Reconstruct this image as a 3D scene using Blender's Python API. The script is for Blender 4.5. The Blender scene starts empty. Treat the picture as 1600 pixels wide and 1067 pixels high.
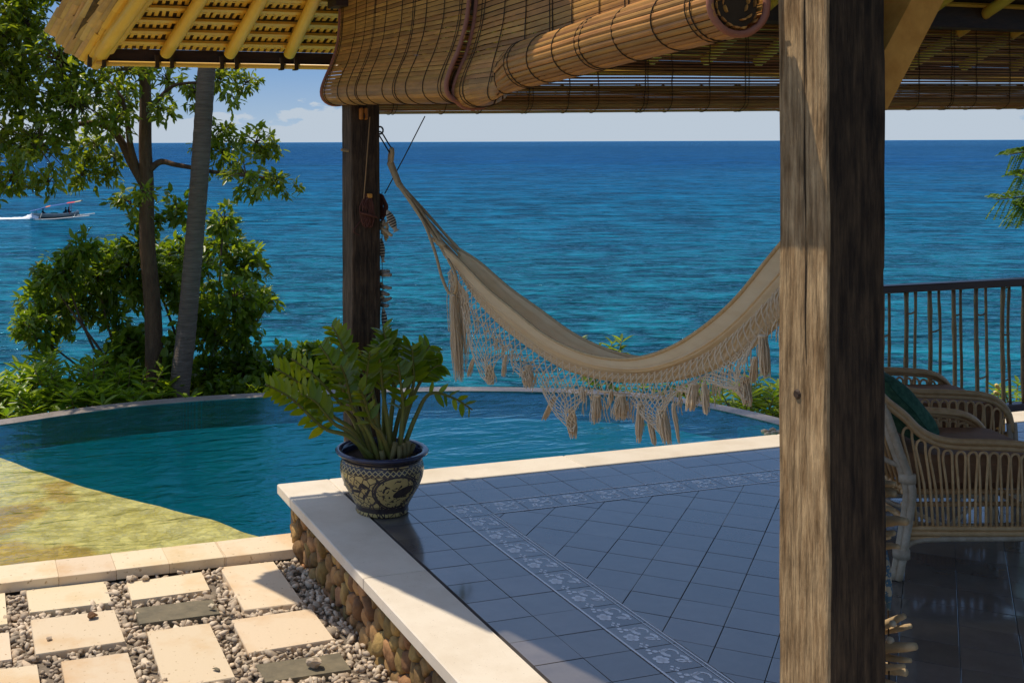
import bpy, math, random
import numpy as np
from mathutils import Vector, Matrix, noise as mnoise

random.seed(7)
RNG = np.random.default_rng(11)
R = math.radians
SC = bpy.context.scene
COL = SC.collection

# ------------------------------------------------------------------ camera
# World axes: x runs along the sea side of the terrace, y towards the sea, z up; terrace floor is z = 0.
FPX, PCX, PCY, YAW, ROLL, EYE = 1823.0, 555.6, 222.2, R(18.5), R(0.21), 1.6
cam_d = bpy.data.cameras.new('camera')
cam_d.sensor_fit = 'HORIZONTAL'
cam_d.sensor_width = 36
cam_d.lens = FPX / 1600 * 36
cam_d.shift_x = (800 - PCX) / 1600
cam_d.shift_y = -(533.5 - PCY) / 1600
cam_d.clip_start = 0.05
cam_d.clip_end = 200000
cam = bpy.data.objects.new('camera', cam_d)
COL.objects.link(cam)
cam.matrix_world = Matrix.Translation((0, 0, EYE)) @ Matrix.Rotation(-YAW, 4, 'Z') @ Matrix.Rotation(R(90), 4, 'X') @ Matrix.Rotation(-ROLL, 4, 'Z')
SC.camera = cam

# ------------------------------------------------------------------ light
SUN = Vector((-0.335, 0.33, 1.0)).normalized()
SUN_EL = math.asin(SUN.z)
SUN_ROT = math.atan2(SUN.x, SUN.y)
W = bpy.data.worlds.new('World')
SC.world = W
W.use_nodes = True
nt = W.node_tree
nt.nodes.clear()
def wn(t, **k):
    n = nt.nodes.new(t)
    for a, b in k.items():
        setattr(n, a, b)
    return n
sky = wn('ShaderNodeTexSky', sky_type='NISHITA', sun_disc=False, sun_elevation=SUN_EL, sun_rotation=SUN_ROT,
         air_density=1.0, dust_density=0.4, ozone_density=1.6, altitude=0)
tc = wn('ShaderNodeTexCoord')
mp = wn('ShaderNodeMapping')
mp.inputs['Scale'].default_value = (1, 1, 2.4)
nz = wn('ShaderNodeTexNoise')
nz.inputs['Scale'].default_value = 15.0
nz.inputs['Detail'].default_value = 9
nz.inputs['Roughness'].default_value = 0.6
sep = wn('ShaderNodeSeparateXYZ')
band = wn('ShaderNodeValToRGB')          # cumulus banks sit low over the horizon all round
e = band.color_ramp.elements
e[0].position = 0.0; e[0].color = (0.66, 0.66, 0.66, 1)
e[1].position = 0.16; e[1].color = (0, 0, 0, 1)
x = band.color_ramp.elements.new(0.022); x.color = (0.56, 0.56, 0.56, 1)
x = band.color_ramp.elements.new(0.05); x.color = (0.28, 0.28, 0.28, 1)
add = wn('ShaderNodeMath', operation='ADD')
cr = wn('ShaderNodeValToRGB')
cr.color_ramp.elements[0].position = 0.97
cr.color_ramp.elements[1].position = 1.22
mixc = wn('ShaderNodeMixRGB')
mixc.inputs[2].default_value = (2.25, 2.6, 3.0, 1)
bg = wn('ShaderNodeBackground')
bg.inputs[1].default_value = 0.118
out = wn('ShaderNodeOutputWorld')
L = nt.links.new
tint = wn('ShaderNodeMixRGB', blend_type='MULTIPLY')
tint.inputs[0].default_value = 1
tint.inputs[2].default_value = (1.0, 0.88, 0.82, 1)
L(sky.outputs[0], tint.inputs[1])
L(tc.outputs['Generated'], mp.inputs[0]); L(mp.outputs[0], nz.inputs['Vector'])
L(tc.outputs['Generated'], sep.inputs[0]); L(sep.outputs[2], band.inputs[0])
L(nz.outputs[0], add.inputs[0]); L(band.outputs[0], add.inputs[1]); L(add.outputs[0], cr.inputs[0])
low = wn('ShaderNodeValToRGB')            # the low tropical sky, the same all round the horizon
q = low.color_ramp.elements
q[0].position = 0.0; q[0].color = (0.255, 0.310, 0.370, 1)
q[1].position = 0.5; q[1].color = (0.075, 0.160, 0.335, 1)
for p_, c_ in ((0.022, (0.190, 0.262, 0.350, 1)), (0.06, (0.125, 0.212, 0.345, 1)), (0.2, (0.080, 0.170, 0.345, 1))):
    x = q.new(p_); x.color = c_
lows = wn('ShaderNodeMixRGB', blend_type='MULTIPLY'); lows.inputs[0].default_value = 1; lows.inputs[2].default_value = (8.4, 8.4, 8.4, 1)
lfac = wn('ShaderNodeMapRange', interpolation_type='SMOOTHSTEP'); lfac.inputs['From Min'].default_value = 0.12; lfac.inputs['From Max'].default_value = 0.60; lfac.inputs['To Min'].default_value = 1; lfac.inputs['To Max'].default_value = 0
lmix = wn('ShaderNodeMixRGB')
L(sep.outputs[2], low.inputs[0]); L(low.outputs[0], lows.inputs[1]); L(sep.outputs[2], lfac.inputs[0])
L(lfac.outputs[0], lmix.inputs[0]); L(tint.outputs[0], lmix.inputs[1]); L(lows.outputs[0], lmix.inputs[2])
L(cr.outputs[0], mixc.inputs[0]); L(lmix.outputs[0], mixc.inputs[1])
L(mixc.outputs[0], bg.inputs[0]); L(bg.outputs[0], out.inputs[0])

sun_d = bpy.data.lights.new('sun', 'SUN')
sun_d.energy = 2.1
sun_d.angle = R(0.53)
sun_d.color = (1.0, 0.90, 0.76)
sun = bpy.data.objects.new('sun', sun_d)
COL.objects.link(sun)
sun.location = (-6, 6, 20)
sun.rotation_euler = SUN.to_track_quat('Z', 'Y').to_euler()

SC.view_settings.view_transform = 'Standard'
SC.view_settings.look = 'None'
SC.view_settings.exposure = 0.92
SC.view_settings.gamma = 1.0
SC.view_settings.use_curve_mapping = False
SC.cycles.max_bounces = 10
SC.cycles.transparent_max_bounces = 24
SC.cycles.caustics_reflective = False
SC.cycles.caustics_refractive = False
SC.cycles.use_denoising = True

# ------------------------------------------------------------------ where a line of sight meets a plane
CY_, SY_ = math.cos(YAW), math.sin(YAW)
def ray(px, py):
    u = (px - PCX) / FPX; v = -(py - PCY) / FPX
    u, v = u * math.cos(ROLL) + v * math.sin(ROLL), -u * math.sin(ROLL) + v * math.cos(ROLL)
    return Vector((CY_ * u + SY_, -SY_ * u + CY_, v))
def at_z(px, py, z):
    d = ray(px, py); return Vector((0, 0, EYE)) + d * ((z - EYE) / d.z)
def at_x(px, py, X):
    d = ray(px, py); return Vector((0, 0, EYE)) + d * (X / d.x)
def at_y(px, py, Y):
    d = ray(px, py); return Vector((0, 0, EYE)) + d * (Y / d.y)
def at_d(px, py, D):
    return Vector((0, 0, EYE)) + ray(px, py) * D

# ------------------------------------------------------------------ materials
MATS = {}
def ND(t, ty, **k):
    n = t.nodes.new(ty)
    for a, b in k.items():
        setattr(n, a, b)
    return n
def M(name, c1, c2=None, rough=0.6, scale=6.0, stretch=(1, 1, 1), detail=6, bump=0.0, bscale=None, bdist=0.01, spec=0.3,
      rand=0.0, hue=0.0, speck=None, coord='Object', contrast=(0.3, 0.7), metallic=0.0, rvar=0.0):
    m = bpy.data.materials.new(name); m.use_nodes = True
    t = m.node_tree; b = t.nodes['Principled BSDF']; l = t.links.new
    c2 = c2 or tuple(v * 0.75 for v in c1)
    co = ND(t, 'ShaderNodeTexCoord'); mp = ND(t, 'ShaderNodeMapping'); mp.inputs['Scale'].default_value = stretch
    oi = ND(t, 'ShaderNodeObjectInfo')
    ofs = ND(t, 'ShaderNodeVectorMath', operation='SCALE'); ofs.inputs[0].default_value = (37.1, 17.3, 23.7)
    l(oi.outputs['Random'], ofs.inputs['Scale']); l(ofs.outputs[0], mp.inputs['Location'])
    l(co.outputs[coord], mp.inputs[0])
    n = ND(t, 'ShaderNodeTexNoise'); n.inputs['Scale'].default_value = scale; n.inputs['Detail'].default_value = detail
    n.inputs['Roughness'].default_value = 0.62
    l(mp.outputs[0], n.inputs['Vector'])
    r = ND(t, 'ShaderNodeMapRange'); r.inputs['From Min'].default_value = contrast[0]; r.inputs['From Max'].default_value = contrast[1]
    l(n.outputs[0], r.inputs[0])
    mx = ND(t, 'ShaderNodeMixRGB'); mx.inputs[1].default_value = (*c1, 1); mx.inputs[2].default_value = (*c2, 1)
    l(r.outputs[0], mx.inputs[0])
    last = mx.outputs[0]
    if speck:
        v = ND(t, 'ShaderNodeTexNoise'); v.inputs['Scale'].default_value = speck[1]; v.inputs['Detail'].default_value = 2
        l(co.outputs[coord], v.inputs['Vector'])
        vr = ND(t, 'ShaderNodeMapRange'); vr.inputs['From Min'].default_value = speck[2]; vr.inputs['From Max'].default_value = speck[2] + 0.05
        l(v.outputs[0], vr.inputs[0])
        sm = ND(t, 'ShaderNodeMixRGB'); sm.inputs[2].default_value = (*speck[0], 1)
        l(vr.outputs[0], sm.inputs[0]); l(last, sm.inputs[1]); last = sm.outputs[0]
    if rand or hue:
        h = ND(t, 'ShaderNodeHueSaturation')
        a = ND(t, 'ShaderNodeMapRange'); a.inputs['To Min'].default_value = 1 - rand; a.inputs['To Max'].default_value = 1 + rand
        l(oi.outputs['Random'], a.inputs[0]); l(a.outputs[0], h.inputs['Value'])
        if hue:
            mm = ND(t, 'ShaderNodeMath', operation='MULTIPLY'); mm.inputs[1].default_value = 7.31
            fr = ND(t, 'ShaderNodeMath', operation='FRACT')
            a2 = ND(t, 'ShaderNodeMapRange'); a2.inputs['To Min'].default_value = 0.5 - hue; a2.inputs['To Max'].default_value = 0.5 + hue
            l(oi.outputs['Random'], mm.inputs[0]); l(mm.outputs[0], fr.inputs[0]); l(fr.outputs[0], a2.inputs[0]); l(a2.outputs[0], h.inputs['Hue'])
        l(last, h.inputs['Color']); last = h.outputs[0]
    l(last, b.inputs['Base Color'])
    b.inputs['Roughness'].default_value = rough
    if rvar:
        rr = ND(t, 'ShaderNodeMapRange'); rr.inputs['To Min'].default_value = max(0.02, rough - rvar); rr.inputs['To Max'].default_value = rough + rvar
        l(n.outputs[0], rr.inputs[0]); l(rr.outputs[0], b.inputs['Roughness'])
    b.inputs['Specular IOR Level'].default_value = spec
    b.inputs['Metallic'].default_value = metallic
    if bump:
        bn = ND(t, 'ShaderNodeTexNoise'); bn.inputs['Scale'].default_value = bscale or scale * 4; bn.inputs['Detail'].default_value = 5
        l(mp.outputs[0], bn.inputs['Vector'])
        bu = ND(t, 'ShaderNodeBump'); bu.inputs['Strength'].default_value = bump; bu.inputs['Distance'].default_value = bdist
        l(bn.outputs[0], bu.inputs['Height']); l(bu.outputs[0], b.inputs['Normal'])
    MATS[name] = m
    return m

def leaf_mat(name, c1, c2, trans=0.35, rough=0.35, scale=3.0, spec=0.5):
    m = bpy.data.materials.new(name); m.use_nodes = True
    t = m.node_tree; l = t.links.new; b = t.nodes['Principled BSDF']; o = t.nodes['Material Output']
    at = ND(t, 'ShaderNodeAttribute', attribute_name='tone')
    mx = ND(t, 'ShaderNodeMixRGB'); mx.inputs[1].default_value = (*c1, 1); mx.inputs[2].default_value = (*c2, 1)
    oi = ND(t, 'ShaderNodeObjectInfo')
    ad = ND(t, 'ShaderNodeMath', operation='ADD'); l(at.outputs['Fac'], ad.inputs[0])
    ml = ND(t, 'ShaderNodeMath', operation='MULTIPLY'); ml.inputs[1].default_value = 0.35
    l(oi.outputs['Random'], ml.inputs[0]); l(ml.outputs[0], ad.inputs[1])
    l(ad.outputs[0], mx.inputs[0])
    l(mx.outputs[0], b.inputs['Base Color'])
    b.inputs['Roughness'].default_value = rough; b.inputs['Specular IOR Level'].default_value = spec
    tr = ND(t, 'ShaderNodeBsdfTranslucent')
    tm = ND(t, 'ShaderNodeMixRGB', blend_type='MULTIPLY'); tm.inputs[0].default_value = 1; tm.inputs[2].default_value = (1.6, 1.5, 0.5, 1)
    l(mx.outputs[0], tm.inputs[1]); l(tm.outputs[0], tr.inputs[0])
    ms = ND(t, 'ShaderNodeMixShader'); ms.inputs[0].default_value = trans
    l(b.outputs[0], ms.inputs[1]); l(tr.outputs[0], ms.inputs[2]); l(ms.outputs[0], o.inputs[0])
    return m

def grainy(m, dark=.55, sc=110, z=.045):
    t = m.node_tree; l = t.links.new; b = t.nodes['Principled BSDF']; src = b.inputs['Base Color'].links[0].from_socket
    co = ND(t, 'ShaderNodeTexCoord'); mp = ND(t, 'ShaderNodeMapping'); mp.inputs['Scale'].default_value = (1, 1, z); l(co.outputs['Object'], mp.inputs[0])
    n = ND(t, 'ShaderNodeTexNoise'); n.inputs['Scale'].default_value = sc; n.inputs['Detail'].default_value = 6; n.inputs['Roughness'].default_value = .7; n.inputs['Distortion'].default_value = .4; l(mp.outputs[0], n.inputs['Vector'])
    r_ = ND(t, 'ShaderNodeMapRange'); r_.inputs['From Min'].default_value = .38; r_.inputs['From Max'].default_value = .58; r_.inputs['To Min'].default_value = dark; r_.inputs['To Max'].default_value = 1.12; l(n.outputs[0], r_.inputs[0])
    mu = ND(t, 'ShaderNodeMixRGB', blend_type='MULTIPLY'); mu.inputs[0].default_value = 1; l(src, mu.inputs[1]); l(r_.outputs[0], mu.inputs[2])
    # patches worn paler, and short scratches
    n2 = ND(t, 'ShaderNodeTexNoise'); n2.inputs['Scale'].default_value = 4; n2.inputs['Detail'].default_value = 8; n2.inputs['Roughness'].default_value = .75; l(co.outputs['Object'], n2.inputs['Vector'])
    r2 = ND(t, 'ShaderNodeMapRange'); r2.inputs['From Min'].default_value = .35; r2.inputs['From Max'].default_value = .7; r2.inputs['To Min'].default_value = .72; r2.inputs['To Max'].default_value = 1.3; l(n2.outputs[0], r2.inputs[0])
    m2 = ND(t, 'ShaderNodeMixRGB', blend_type='MULTIPLY'); m2.inputs[0].default_value = 1; l(mu.outputs[0], m2.inputs[1]); l(r2.outputs[0], m2.inputs[2])
    l(m2.outputs[0], b.inputs['Base Color'])
    bu = ND(t, 'ShaderNodeBump'); bu.inputs['Strength'].default_value = .7; bu.inputs['Distance'].default_value = .004; l(n.outputs[0], bu.inputs['Height'])
    if b.inputs['Normal'].links: l(b.inputs['Normal'].links[0].from_socket, bu.inputs['Normal'])
    l(bu.outputs[0], b.inputs['Normal'])
m_coping = M('cream_sandstone', (0.74, 0.65, 0.51), (0.62, 0.52, 0.38), rough=0.8, scale=4.5, detail=11, contrast=(.42, .8), speck=((0.42, 0.34, 0.24), 170, 0.70), bump=0.25, bscale=140, bdist=0.002, rand=0.05, spec=0.2)
m_coping_edge = M('sandstone_edge', (0.46, 0.35, 0.22), (0.36, 0.27, 0.17), rough=0.85, scale=9)
m_paver = M('cream_paver', (0.72, 0.58, 0.385), (0.62, 0.39, 0.17), rough=0.85, scale=3.4, detail=9, bump=0.3, bscale=60, bdist=0.003, rand=0.08, hue=0.008, spec=0.15, contrast=(0.47, 0.78), speck=((0.45, 0.32, 0.18), 48, 0.665))
m_paver_dark = M('grey_paver', (0.22, 0.18, 0.11), (0.13, 0.11, 0.07), rough=0.85, scale=18, bump=0.3, bscale=80, bdist=0.004, rand=0.15)
m_gravel = M('coral_rubble', (0.60, 0.49, 0.35), (0.38, 0.28, 0.18), rough=0.9, scale=16, bump=0.4, bscale=90, bdist=0.006)
m_stone = M('river_stone', (0.42, 0.245, 0.085), (0.19, 0.105, 0.042), rough=0.8, scale=16, detail=10, bump=0.7, bscale=45, bdist=0.008, rand=0.42, hue=0.018)
m_mortar = M('mortar', (0.10, 0.08, 0.06), rough=0.95, scale=20)
m_tile = M('glazed_cement_tile', (0.165, 0.145, 0.125), (0.115, 0.100, 0.090), rough=0.105, scale=7, detail=12, rand=0.17, hue=0.012, spec=1.0, bump=0.06, bscale=12, bdist=0.003, rvar=0.05)
m_grout = M('grout', (0.12, 0.11, 0.105), (0.05, 0.045, 0.045), rough=0.9, scale=9)
m_motif = M('motif_inlay', (0.88, 0.87, 0.85), (0.76, 0.75, 0.73), rough=0.30, scale=8, spec=0.6)
m_post = M('weathered_post_lit', (0.54, 0.37, 0.19), (0.24, 0.145, 0.065), rough=0.85, scale=9, stretch=(5, 5, 0.9), detail=14, bump=0.8, bscale=34, bdist=0.006, spec=0.15, contrast=(0.34, 0.66))
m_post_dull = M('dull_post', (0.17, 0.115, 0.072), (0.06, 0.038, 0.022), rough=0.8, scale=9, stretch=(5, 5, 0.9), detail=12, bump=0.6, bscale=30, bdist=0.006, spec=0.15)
m_post_shaded = M('shaded_post', (0.115, 0.070, 0.036), (0.030, 0.018, 0.010), rough=0.75, scale=9, stretch=(5, 5, 0.9), detail=12, bump=0.7, bscale=30, bdist=0.006, spec=0.25, contrast=(0.36, 0.66))
grainy(m_post); grainy(m_post_dull); grainy(m_post_shaded)
m_darkwood = M('dark_wood', (0.075, 0.042, 0.022), (0.035, 0.02, 0.012), rough=0.6, scale=8, stretch=(1, 6, 6), bump=0.3, bscale=30)
m_brace = M('orange_brace_wood', (0.88, 0.42, 0.08), (0.66, 0.27, 0.04), rough=0.6, scale=5, stretch=(4, 4, 4), bump=0.2)
m_slat = M('bamboo_slat', (0.56, 0.27, 0.062), (0.32, 0.145, 0.034), rough=0.5, scale=9, stretch=(3, 0.8, 3), rand=0.26, hue=0.006, spec=0.35, bump=0.2, bscale=60, bdist=0.002)
m_slat_far = M('bamboo_slat_far', (0.50, 0.22, 0.05), (0.28, 0.115, 0.028), rough=0.5, scale=9, stretch=(0.8, 3, 3), rand=0.30, hue=0.012)
m_trim = M('faded_red_cloth', (0.40, 0.17, 0.10), (0.33, 0.13, 0.075), rough=0.9, scale=30)
m_string = M('dark_string', (0.06, 0.04, 0.02), rough=0.9)
m_bamboo = M('golden_bamboo', (0.88, 0.54, 0.075), (0.76, 0.42, 0.05), rough=0.38, scale=6, rand=0.10, spec=0.45)
m_bamboo_old = M('weathered_bamboo', (0.72, 0.46, 0.17), (0.46, 0.30, 0.14), rough=0.7, scale=9, rand=0.25, hue=0.012)
m_thatch = M('thatch', (0.16, 0.10, 0.05), (0.07, 0.045, 0.022), rough=0.95, scale=30)
m_cotton = M('cream_cotton', (0.93, 0.73, 0.44), (0.84, 0.62, 0.34), rough=0.9, scale=12, stretch=(3, 0.5, 3), bump=0.3, bscale=120, bdist=0.002, spec=0.1)
m_fringe = M('cotton_fringe', (0.93, 0.78, 0.54), (0.84, 0.68, 0.44), rough=0.95, scale=50, spec=0.1)
def sheer(m, f_=.32):
    t = m.node_tree; l = t.links.new; b = t.nodes['Principled BSDF']; o = t.nodes['Material Output']
    tr = ND(t, 'ShaderNodeBsdfTranslucent'); l(b.inputs['Base Color'].links[0].from_socket, tr.inputs[0])
    ms = ND(t, 'ShaderNodeMixShader'); ms.inputs[0].default_value = f_
    l(b.outputs[0], ms.inputs[1]); l(tr.outputs[0], ms.inputs[2]); l(ms.outputs[0], o.inputs[0])
sheer(m_cotton); sheer(m_fringe)
m_rattan = M('rattan', (0.74, 0.46, 0.21), (0.56, 0.31, 0.12), rough=0.45, scale=14, stretch=(2, 2, 2), rand=0.14, spec=0.45)
m_rattan_grey = M('rattan_wrap', (0.62, 0.49, 0.34), (0.42, 0.30, 0.18), rough=0.6, scale=30, rand=0.1)
m_seat = M('brown_seat', (0.36, 0.19, 0.09), (0.26, 0.13, 0.06), rough=0.7, scale=20)
m_green = M('green_cushion_fabric', (0.06, 0.15, 0.085), (0.03, 0.09, 0.05), rough=0.9, scale=45, bump=0.4, bscale=120, bdist=0.003, contrast=(0.4, 0.6))
m_rail = M('rail_wood', (0.085, 0.035, 0.022), (0.045, 0.02, 0.014), rough=0.4, scale=8, stretch=(0.5, 5, 5), spec=0.5)
m_baluster = M('bamboo_cane', (0.40, 0.24, 0.09), (0.22, 0.12, 0.045), rough=0.4, scale=12, rand=0.2, spec=0.5)
m_driftwood = M('driftwood', (0.58, 0.43, 0.24), (0.40, 0.27, 0.13), rough=0.85, scale=14, rand=0.15, bump=0.4, bscale=40)
m_driftgrey = M('grey_driftwood', (0.38, 0.32, 0.24), (0.24, 0.19, 0.13), rough=0.85, scale=14, rand=0.15)
m_cord = M('brown_cord', (0.16, 0.06, 0.035), (0.09, 0.03, 0.02), rough=0.8, scale=40)
m_cordlight = M('tan_cord', (0.42, 0.25, 0.11), rough=0.9)
m_rope = M('hammock_rope', (0.60, 0.44, 0.23), (0.48, 0.33, 0.16), rough=0.9, scale=60, bump=0.6, bscale=140, bdist=0.004)
m_iron = M('dark_iron', (0.07, 0.065, 0.06), rough=0.45, metallic=0.8)
m_orange = M('varnished_block', (0.62, 0.25, 0.03), (0.45, 0.15, 0.02), rough=0.4)
m_soil = M('soil', (0.06, 0.04, 0.026), (0.02, 0.014, 0.01), rough=1, scale=40, bump=0.6)
m_bark = M('brown_bark', (0.15, 0.088, 0.045), (0.075, 0.042, 0.022), rough=0.9, scale=7, stretch=(5, 5, 1.2), bump=0.7, bscale=22, bdist=0.02)
m_palm = M('grey_palm_bark', (0.22, 0.165, 0.12), (0.105, 0.078, 0.055), rough=0.9, scale=5, stretch=(1.5, 1.5, 16), bump=0.7, bscale=9, bdist=0.02)
m_earth = M('dry_earth', (0.16, 0.12, 0.07), (0.07, 0.08, 0.03), rough=1, scale=2)
m_pool_wall = M('pool_plaster', (0.008, 0.64, 0.62), (0.006, 0.50, 0.54), rough=0.6, scale=2.5)
def pool_depth_shade(m):
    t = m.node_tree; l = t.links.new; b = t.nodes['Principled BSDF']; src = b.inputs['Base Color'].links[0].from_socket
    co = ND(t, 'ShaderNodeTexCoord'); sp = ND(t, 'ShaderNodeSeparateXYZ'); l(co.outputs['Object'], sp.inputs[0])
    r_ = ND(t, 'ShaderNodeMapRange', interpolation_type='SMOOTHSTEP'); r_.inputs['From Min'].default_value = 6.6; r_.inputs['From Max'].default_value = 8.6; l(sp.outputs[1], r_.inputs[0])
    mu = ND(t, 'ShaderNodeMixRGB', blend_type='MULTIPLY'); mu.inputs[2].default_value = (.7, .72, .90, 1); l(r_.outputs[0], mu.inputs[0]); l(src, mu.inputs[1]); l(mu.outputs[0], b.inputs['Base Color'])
pool_depth_shade(m_pool_wall)          # far end darkened in colour to stand in for deep water's lost light
m_rim = M('wet_rim_stone', (0.30, 0.25, 0.21), (0.20, 0.17, 0.14), rough=0.45, scale=8, speck=((0.14, 0.11, 0.09), 60, 0.62))
m_ledge = M('pool_ledge_stone', (0.66, 0.54, 0.22), (0.44, 0.31, 0.07), rough=0.9, scale=3.2, detail=14, contrast=(0.40, 0.72), bump=0.6, bscale=30, bdist=0.02)
def ledge_mat():
    m = M('pool_ledge_pebbles', (0.80, 0.60, 0.21), (0.60, 0.43, 0.10), rough=0.9, scale=5, detail=10, contrast=(0.34, 0.70), bump=0.9, bscale=13, bdist=0.035)
    t = m.node_tree; l = t.links.new; b = t.nodes['Principled BSDF']; src = b.inputs['Base Color'].links[0].from_socket
    co = ND(t, 'ShaderNodeTexCoord')
    dn = ND(t, 'ShaderNodeTexNoise'); dn.inputs['Scale'].default_value = 7; dn.inputs['Detail'].default_value = 3; l(co.outputs['Object'], dn.inputs['Vector'])
    dm = ND(t, 'ShaderNodeMixRGB'); dm.inputs[0].default_value = .10; l(co.outputs['Object'], dm.inputs[1]); l(dn.outputs['Color'], dm.inputs[2])
    v = ND(t, 'ShaderNodeTexVoronoi', feature='F1'); v.inputs['Scale'].default_value = 24; l(dm.outputs[0], v.inputs['Vector'])
    vd = ND(t, 'ShaderNodeTexVoronoi', feature='DISTANCE_TO_EDGE'); vd.inputs['Scale'].default_value = 24; l(dm.outputs[0], vd.inputs['Vector'])
    vs = ND(t, 'ShaderNodeSeparateColor'); l(v.outputs['Color'], vs.inputs[0])
    ve = ND(t, 'ShaderNodeMapRange'); ve.inputs['From Max'].default_value = .16; ve.inputs['To Min'].default_value = .86; ve.inputs['To Max'].default_value = 1.0; l(vd.outputs['Distance'], ve.inputs[0])
    vt = ND(t, 'ShaderNodeMapRange'); vt.inputs['To Min'].default_value = .80; vt.inputs['To Max'].default_value = 1.14; l(vs.outputs[0], vt.inputs[0])
    r_ = ND(t, 'ShaderNodeMath', operation='MULTIPLY'); l(ve.outputs[0], r_.inputs[0]); l(vt.outputs[0], r_.inputs[1])
    mu = ND(t, 'ShaderNodeMixRGB', blend_type='MULTIPLY'); mu.inputs[0].default_value = 1; l(src, mu.inputs[1]); l(r_.outputs[0], mu.inputs[2])
    a = ND(t, 'ShaderNodeTexNoise'); a.inputs['Scale'].default_value = 1.15; a.inputs['Detail'].default_value = 3; l(co.outputs['Object'], a.inputs['Vector'])
    ar = ND(t, 'ShaderNodeMapRange'); ar.inputs['From Min'].default_value = .56; ar.inputs['From Max'].default_value = .60; ar.inputs['To Max'].default_value = .75; l(a.outputs[0], ar.inputs[0])
    am = ND(t, 'ShaderNodeMixRGB', blend_type='MULTIPLY'); am.inputs[2].default_value = (.72, .50, .16, 1); l(ar.outputs[0], am.inputs[0]); l(mu.outputs[0], am.inputs[1])
    l(am.outputs[0], b.inputs['Base Color']); return m
m_ledge = ledge_mat()
m_white = M('white_paint', (0.78, 0.76, 0.72), (0.66, 0.64, 0.60), rough=0.6, scale=10)
m_black = M('black_stripe', (0.03, 0.028, 0.026), rough=0.7)
m_blue = M('blue_tarpaulin', (0.03, 0.09, 0.30), rough=0.7)
m_redcloth = M('red_canopy', (0.70, 0.05, 0.04), rough=0.7)
m_orangecloth = M('orange_canopy', (0.85, 0.22, 0.05), rough=0.7)
m_hull = M('boat_hull_paint', (0.35, 0.36, 0.33), (0.26, 0.28, 0.26), rough=0.5, scale=4)
m_hullgreen = M('boat_green_paint', (0.05, 0.22, 0.16), rough=0.5)
m_dark = M('dark_clothing', (0.02, 0.02, 0.025), rough=0.8)
m_skin = M('tan_skin', (0.30, 0.16, 0.09), rough=0.6)
m_foam = M('sea_foam', (0.85, 0.88, 0.90), (0.7, 0.75, 0.8), rough=0.8, scale=1.5)
m_hill = M('distant_land', (0.28, 0.34, 0.42), rough=1)
m_leaf_tree = leaf_mat('tree_leaf', (0.065, 0.13, 0.012), (0.25, 0.30, 0.03), trans=0.55, rough=0.3)
m_leaf_shrub = leaf_mat('shrub_leaf', (0.070, 0.15, 0.014), (0.24, 0.31, 0.03), trans=0.55, rough=0.33)
m_leaf_bright = leaf_mat('bright_leaf', (0.10, 0.21, 0.015), (0.27, 0.37, 0.035), trans=0.52, rough=0.35)
m_leaf_zz = leaf_mat('glossy_leaf', (0.11, 0.19, 0.008), (0.30, 0.34, 0.02), trans=0.45, rough=0.28)
m_leaf_palm = leaf_mat('palm_leaf', (0.04, 0.09, 0.015), (0.09, 0.15, 0.03), trans=0.3, rough=0.35)
m_stem = M('green_stem', (0.17, 0.20, 0.035), (0.22, 0.16, 0.035), rough=0.45, scale=5, rand=0.12, stretch=(1, 1, 3))
m_stub = M('cut_stem', (0.26, 0.20, 0.07), (0.14, 0.11, 0.04), rough=0.7, scale=20)
m_twig = M('twig', (0.13, 0.085, 0.05), rough=0.9)
m_flower = M('yellow_petals', (0.80, 0.52, 0.10), (0.85, 0.70, 0.35), rough=0.7, scale=20)

# water: a clear sheet, mirror by Fresnel, otherwise letting light through with the water's tint
def water_mat(name, tintc, ior, layers, rough=0.02):
    m = bpy.data.materials.new(name); m.use_nodes = True
    t = m.node_tree; l = t.links.new; t.nodes.clear()
    o = ND(t, 'ShaderNodeOutputMaterial'); co = ND(t, 'ShaderNodeTexCoord')
    prev = None
    for sc, stx, dist, stren in layers:
        mp = ND(t, 'ShaderNodeMapping'); mp.inputs['Scale'].default_value = stx; mp.inputs['Rotation'].default_value = (0, 0, R(18))
        l(co.outputs['Object'], mp.inputs[0])
        n = ND(t, 'ShaderNodeTexNoise'); n.inputs['Scale'].default_value = sc; n.inputs['Detail'].default_value = 4; n.inputs['Distortion'].default_value = 0.6
        l(mp.outputs[0], n.inputs['Vector'])
        b = ND(t, 'ShaderNodeBump'); b.inputs['Strength'].default_value = stren; b.inputs['Distance'].default_value = dist
        l(n.outputs[0], b.inputs['Height'])
        if prev: l(prev.outputs[0], b.inputs['Normal'])
        prev = b
    fr = ND(t, 'ShaderNodeFresnel'); fr.inputs[0].default_value = ior; l(prev.outputs[0], fr.inputs['Normal'])
    gl = ND(t, 'ShaderNodeBsdfGlossy'); gl.inputs['Roughness'].default_value = rough; gl.inputs[0].default_value = (0.30, 0.66, 0.95, 1); l(prev.outputs[0], gl.inputs['Normal'])
    tr = ND(t, 'ShaderNodeBsdfTransparent'); tr.inputs[0].default_value = (*tintc, 1)
    mx = ND(t, 'ShaderNodeMixShader'); l(fr.outputs[0], mx.inputs[0]); l(tr.outputs[0], mx.inputs[1]); l(gl.outputs[0], mx.inputs[2]); l(mx.outputs[0], o.inputs[0])
    return m
m_pool_water = water_mat('pool_water', (0.86, 0.96, 0.95), 1.30, [(3.2, (0.6, 1.5, 1), 0.030, 1.0), (11, (0.7, 1.4, 1), 0.010, 0.9)])

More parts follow.
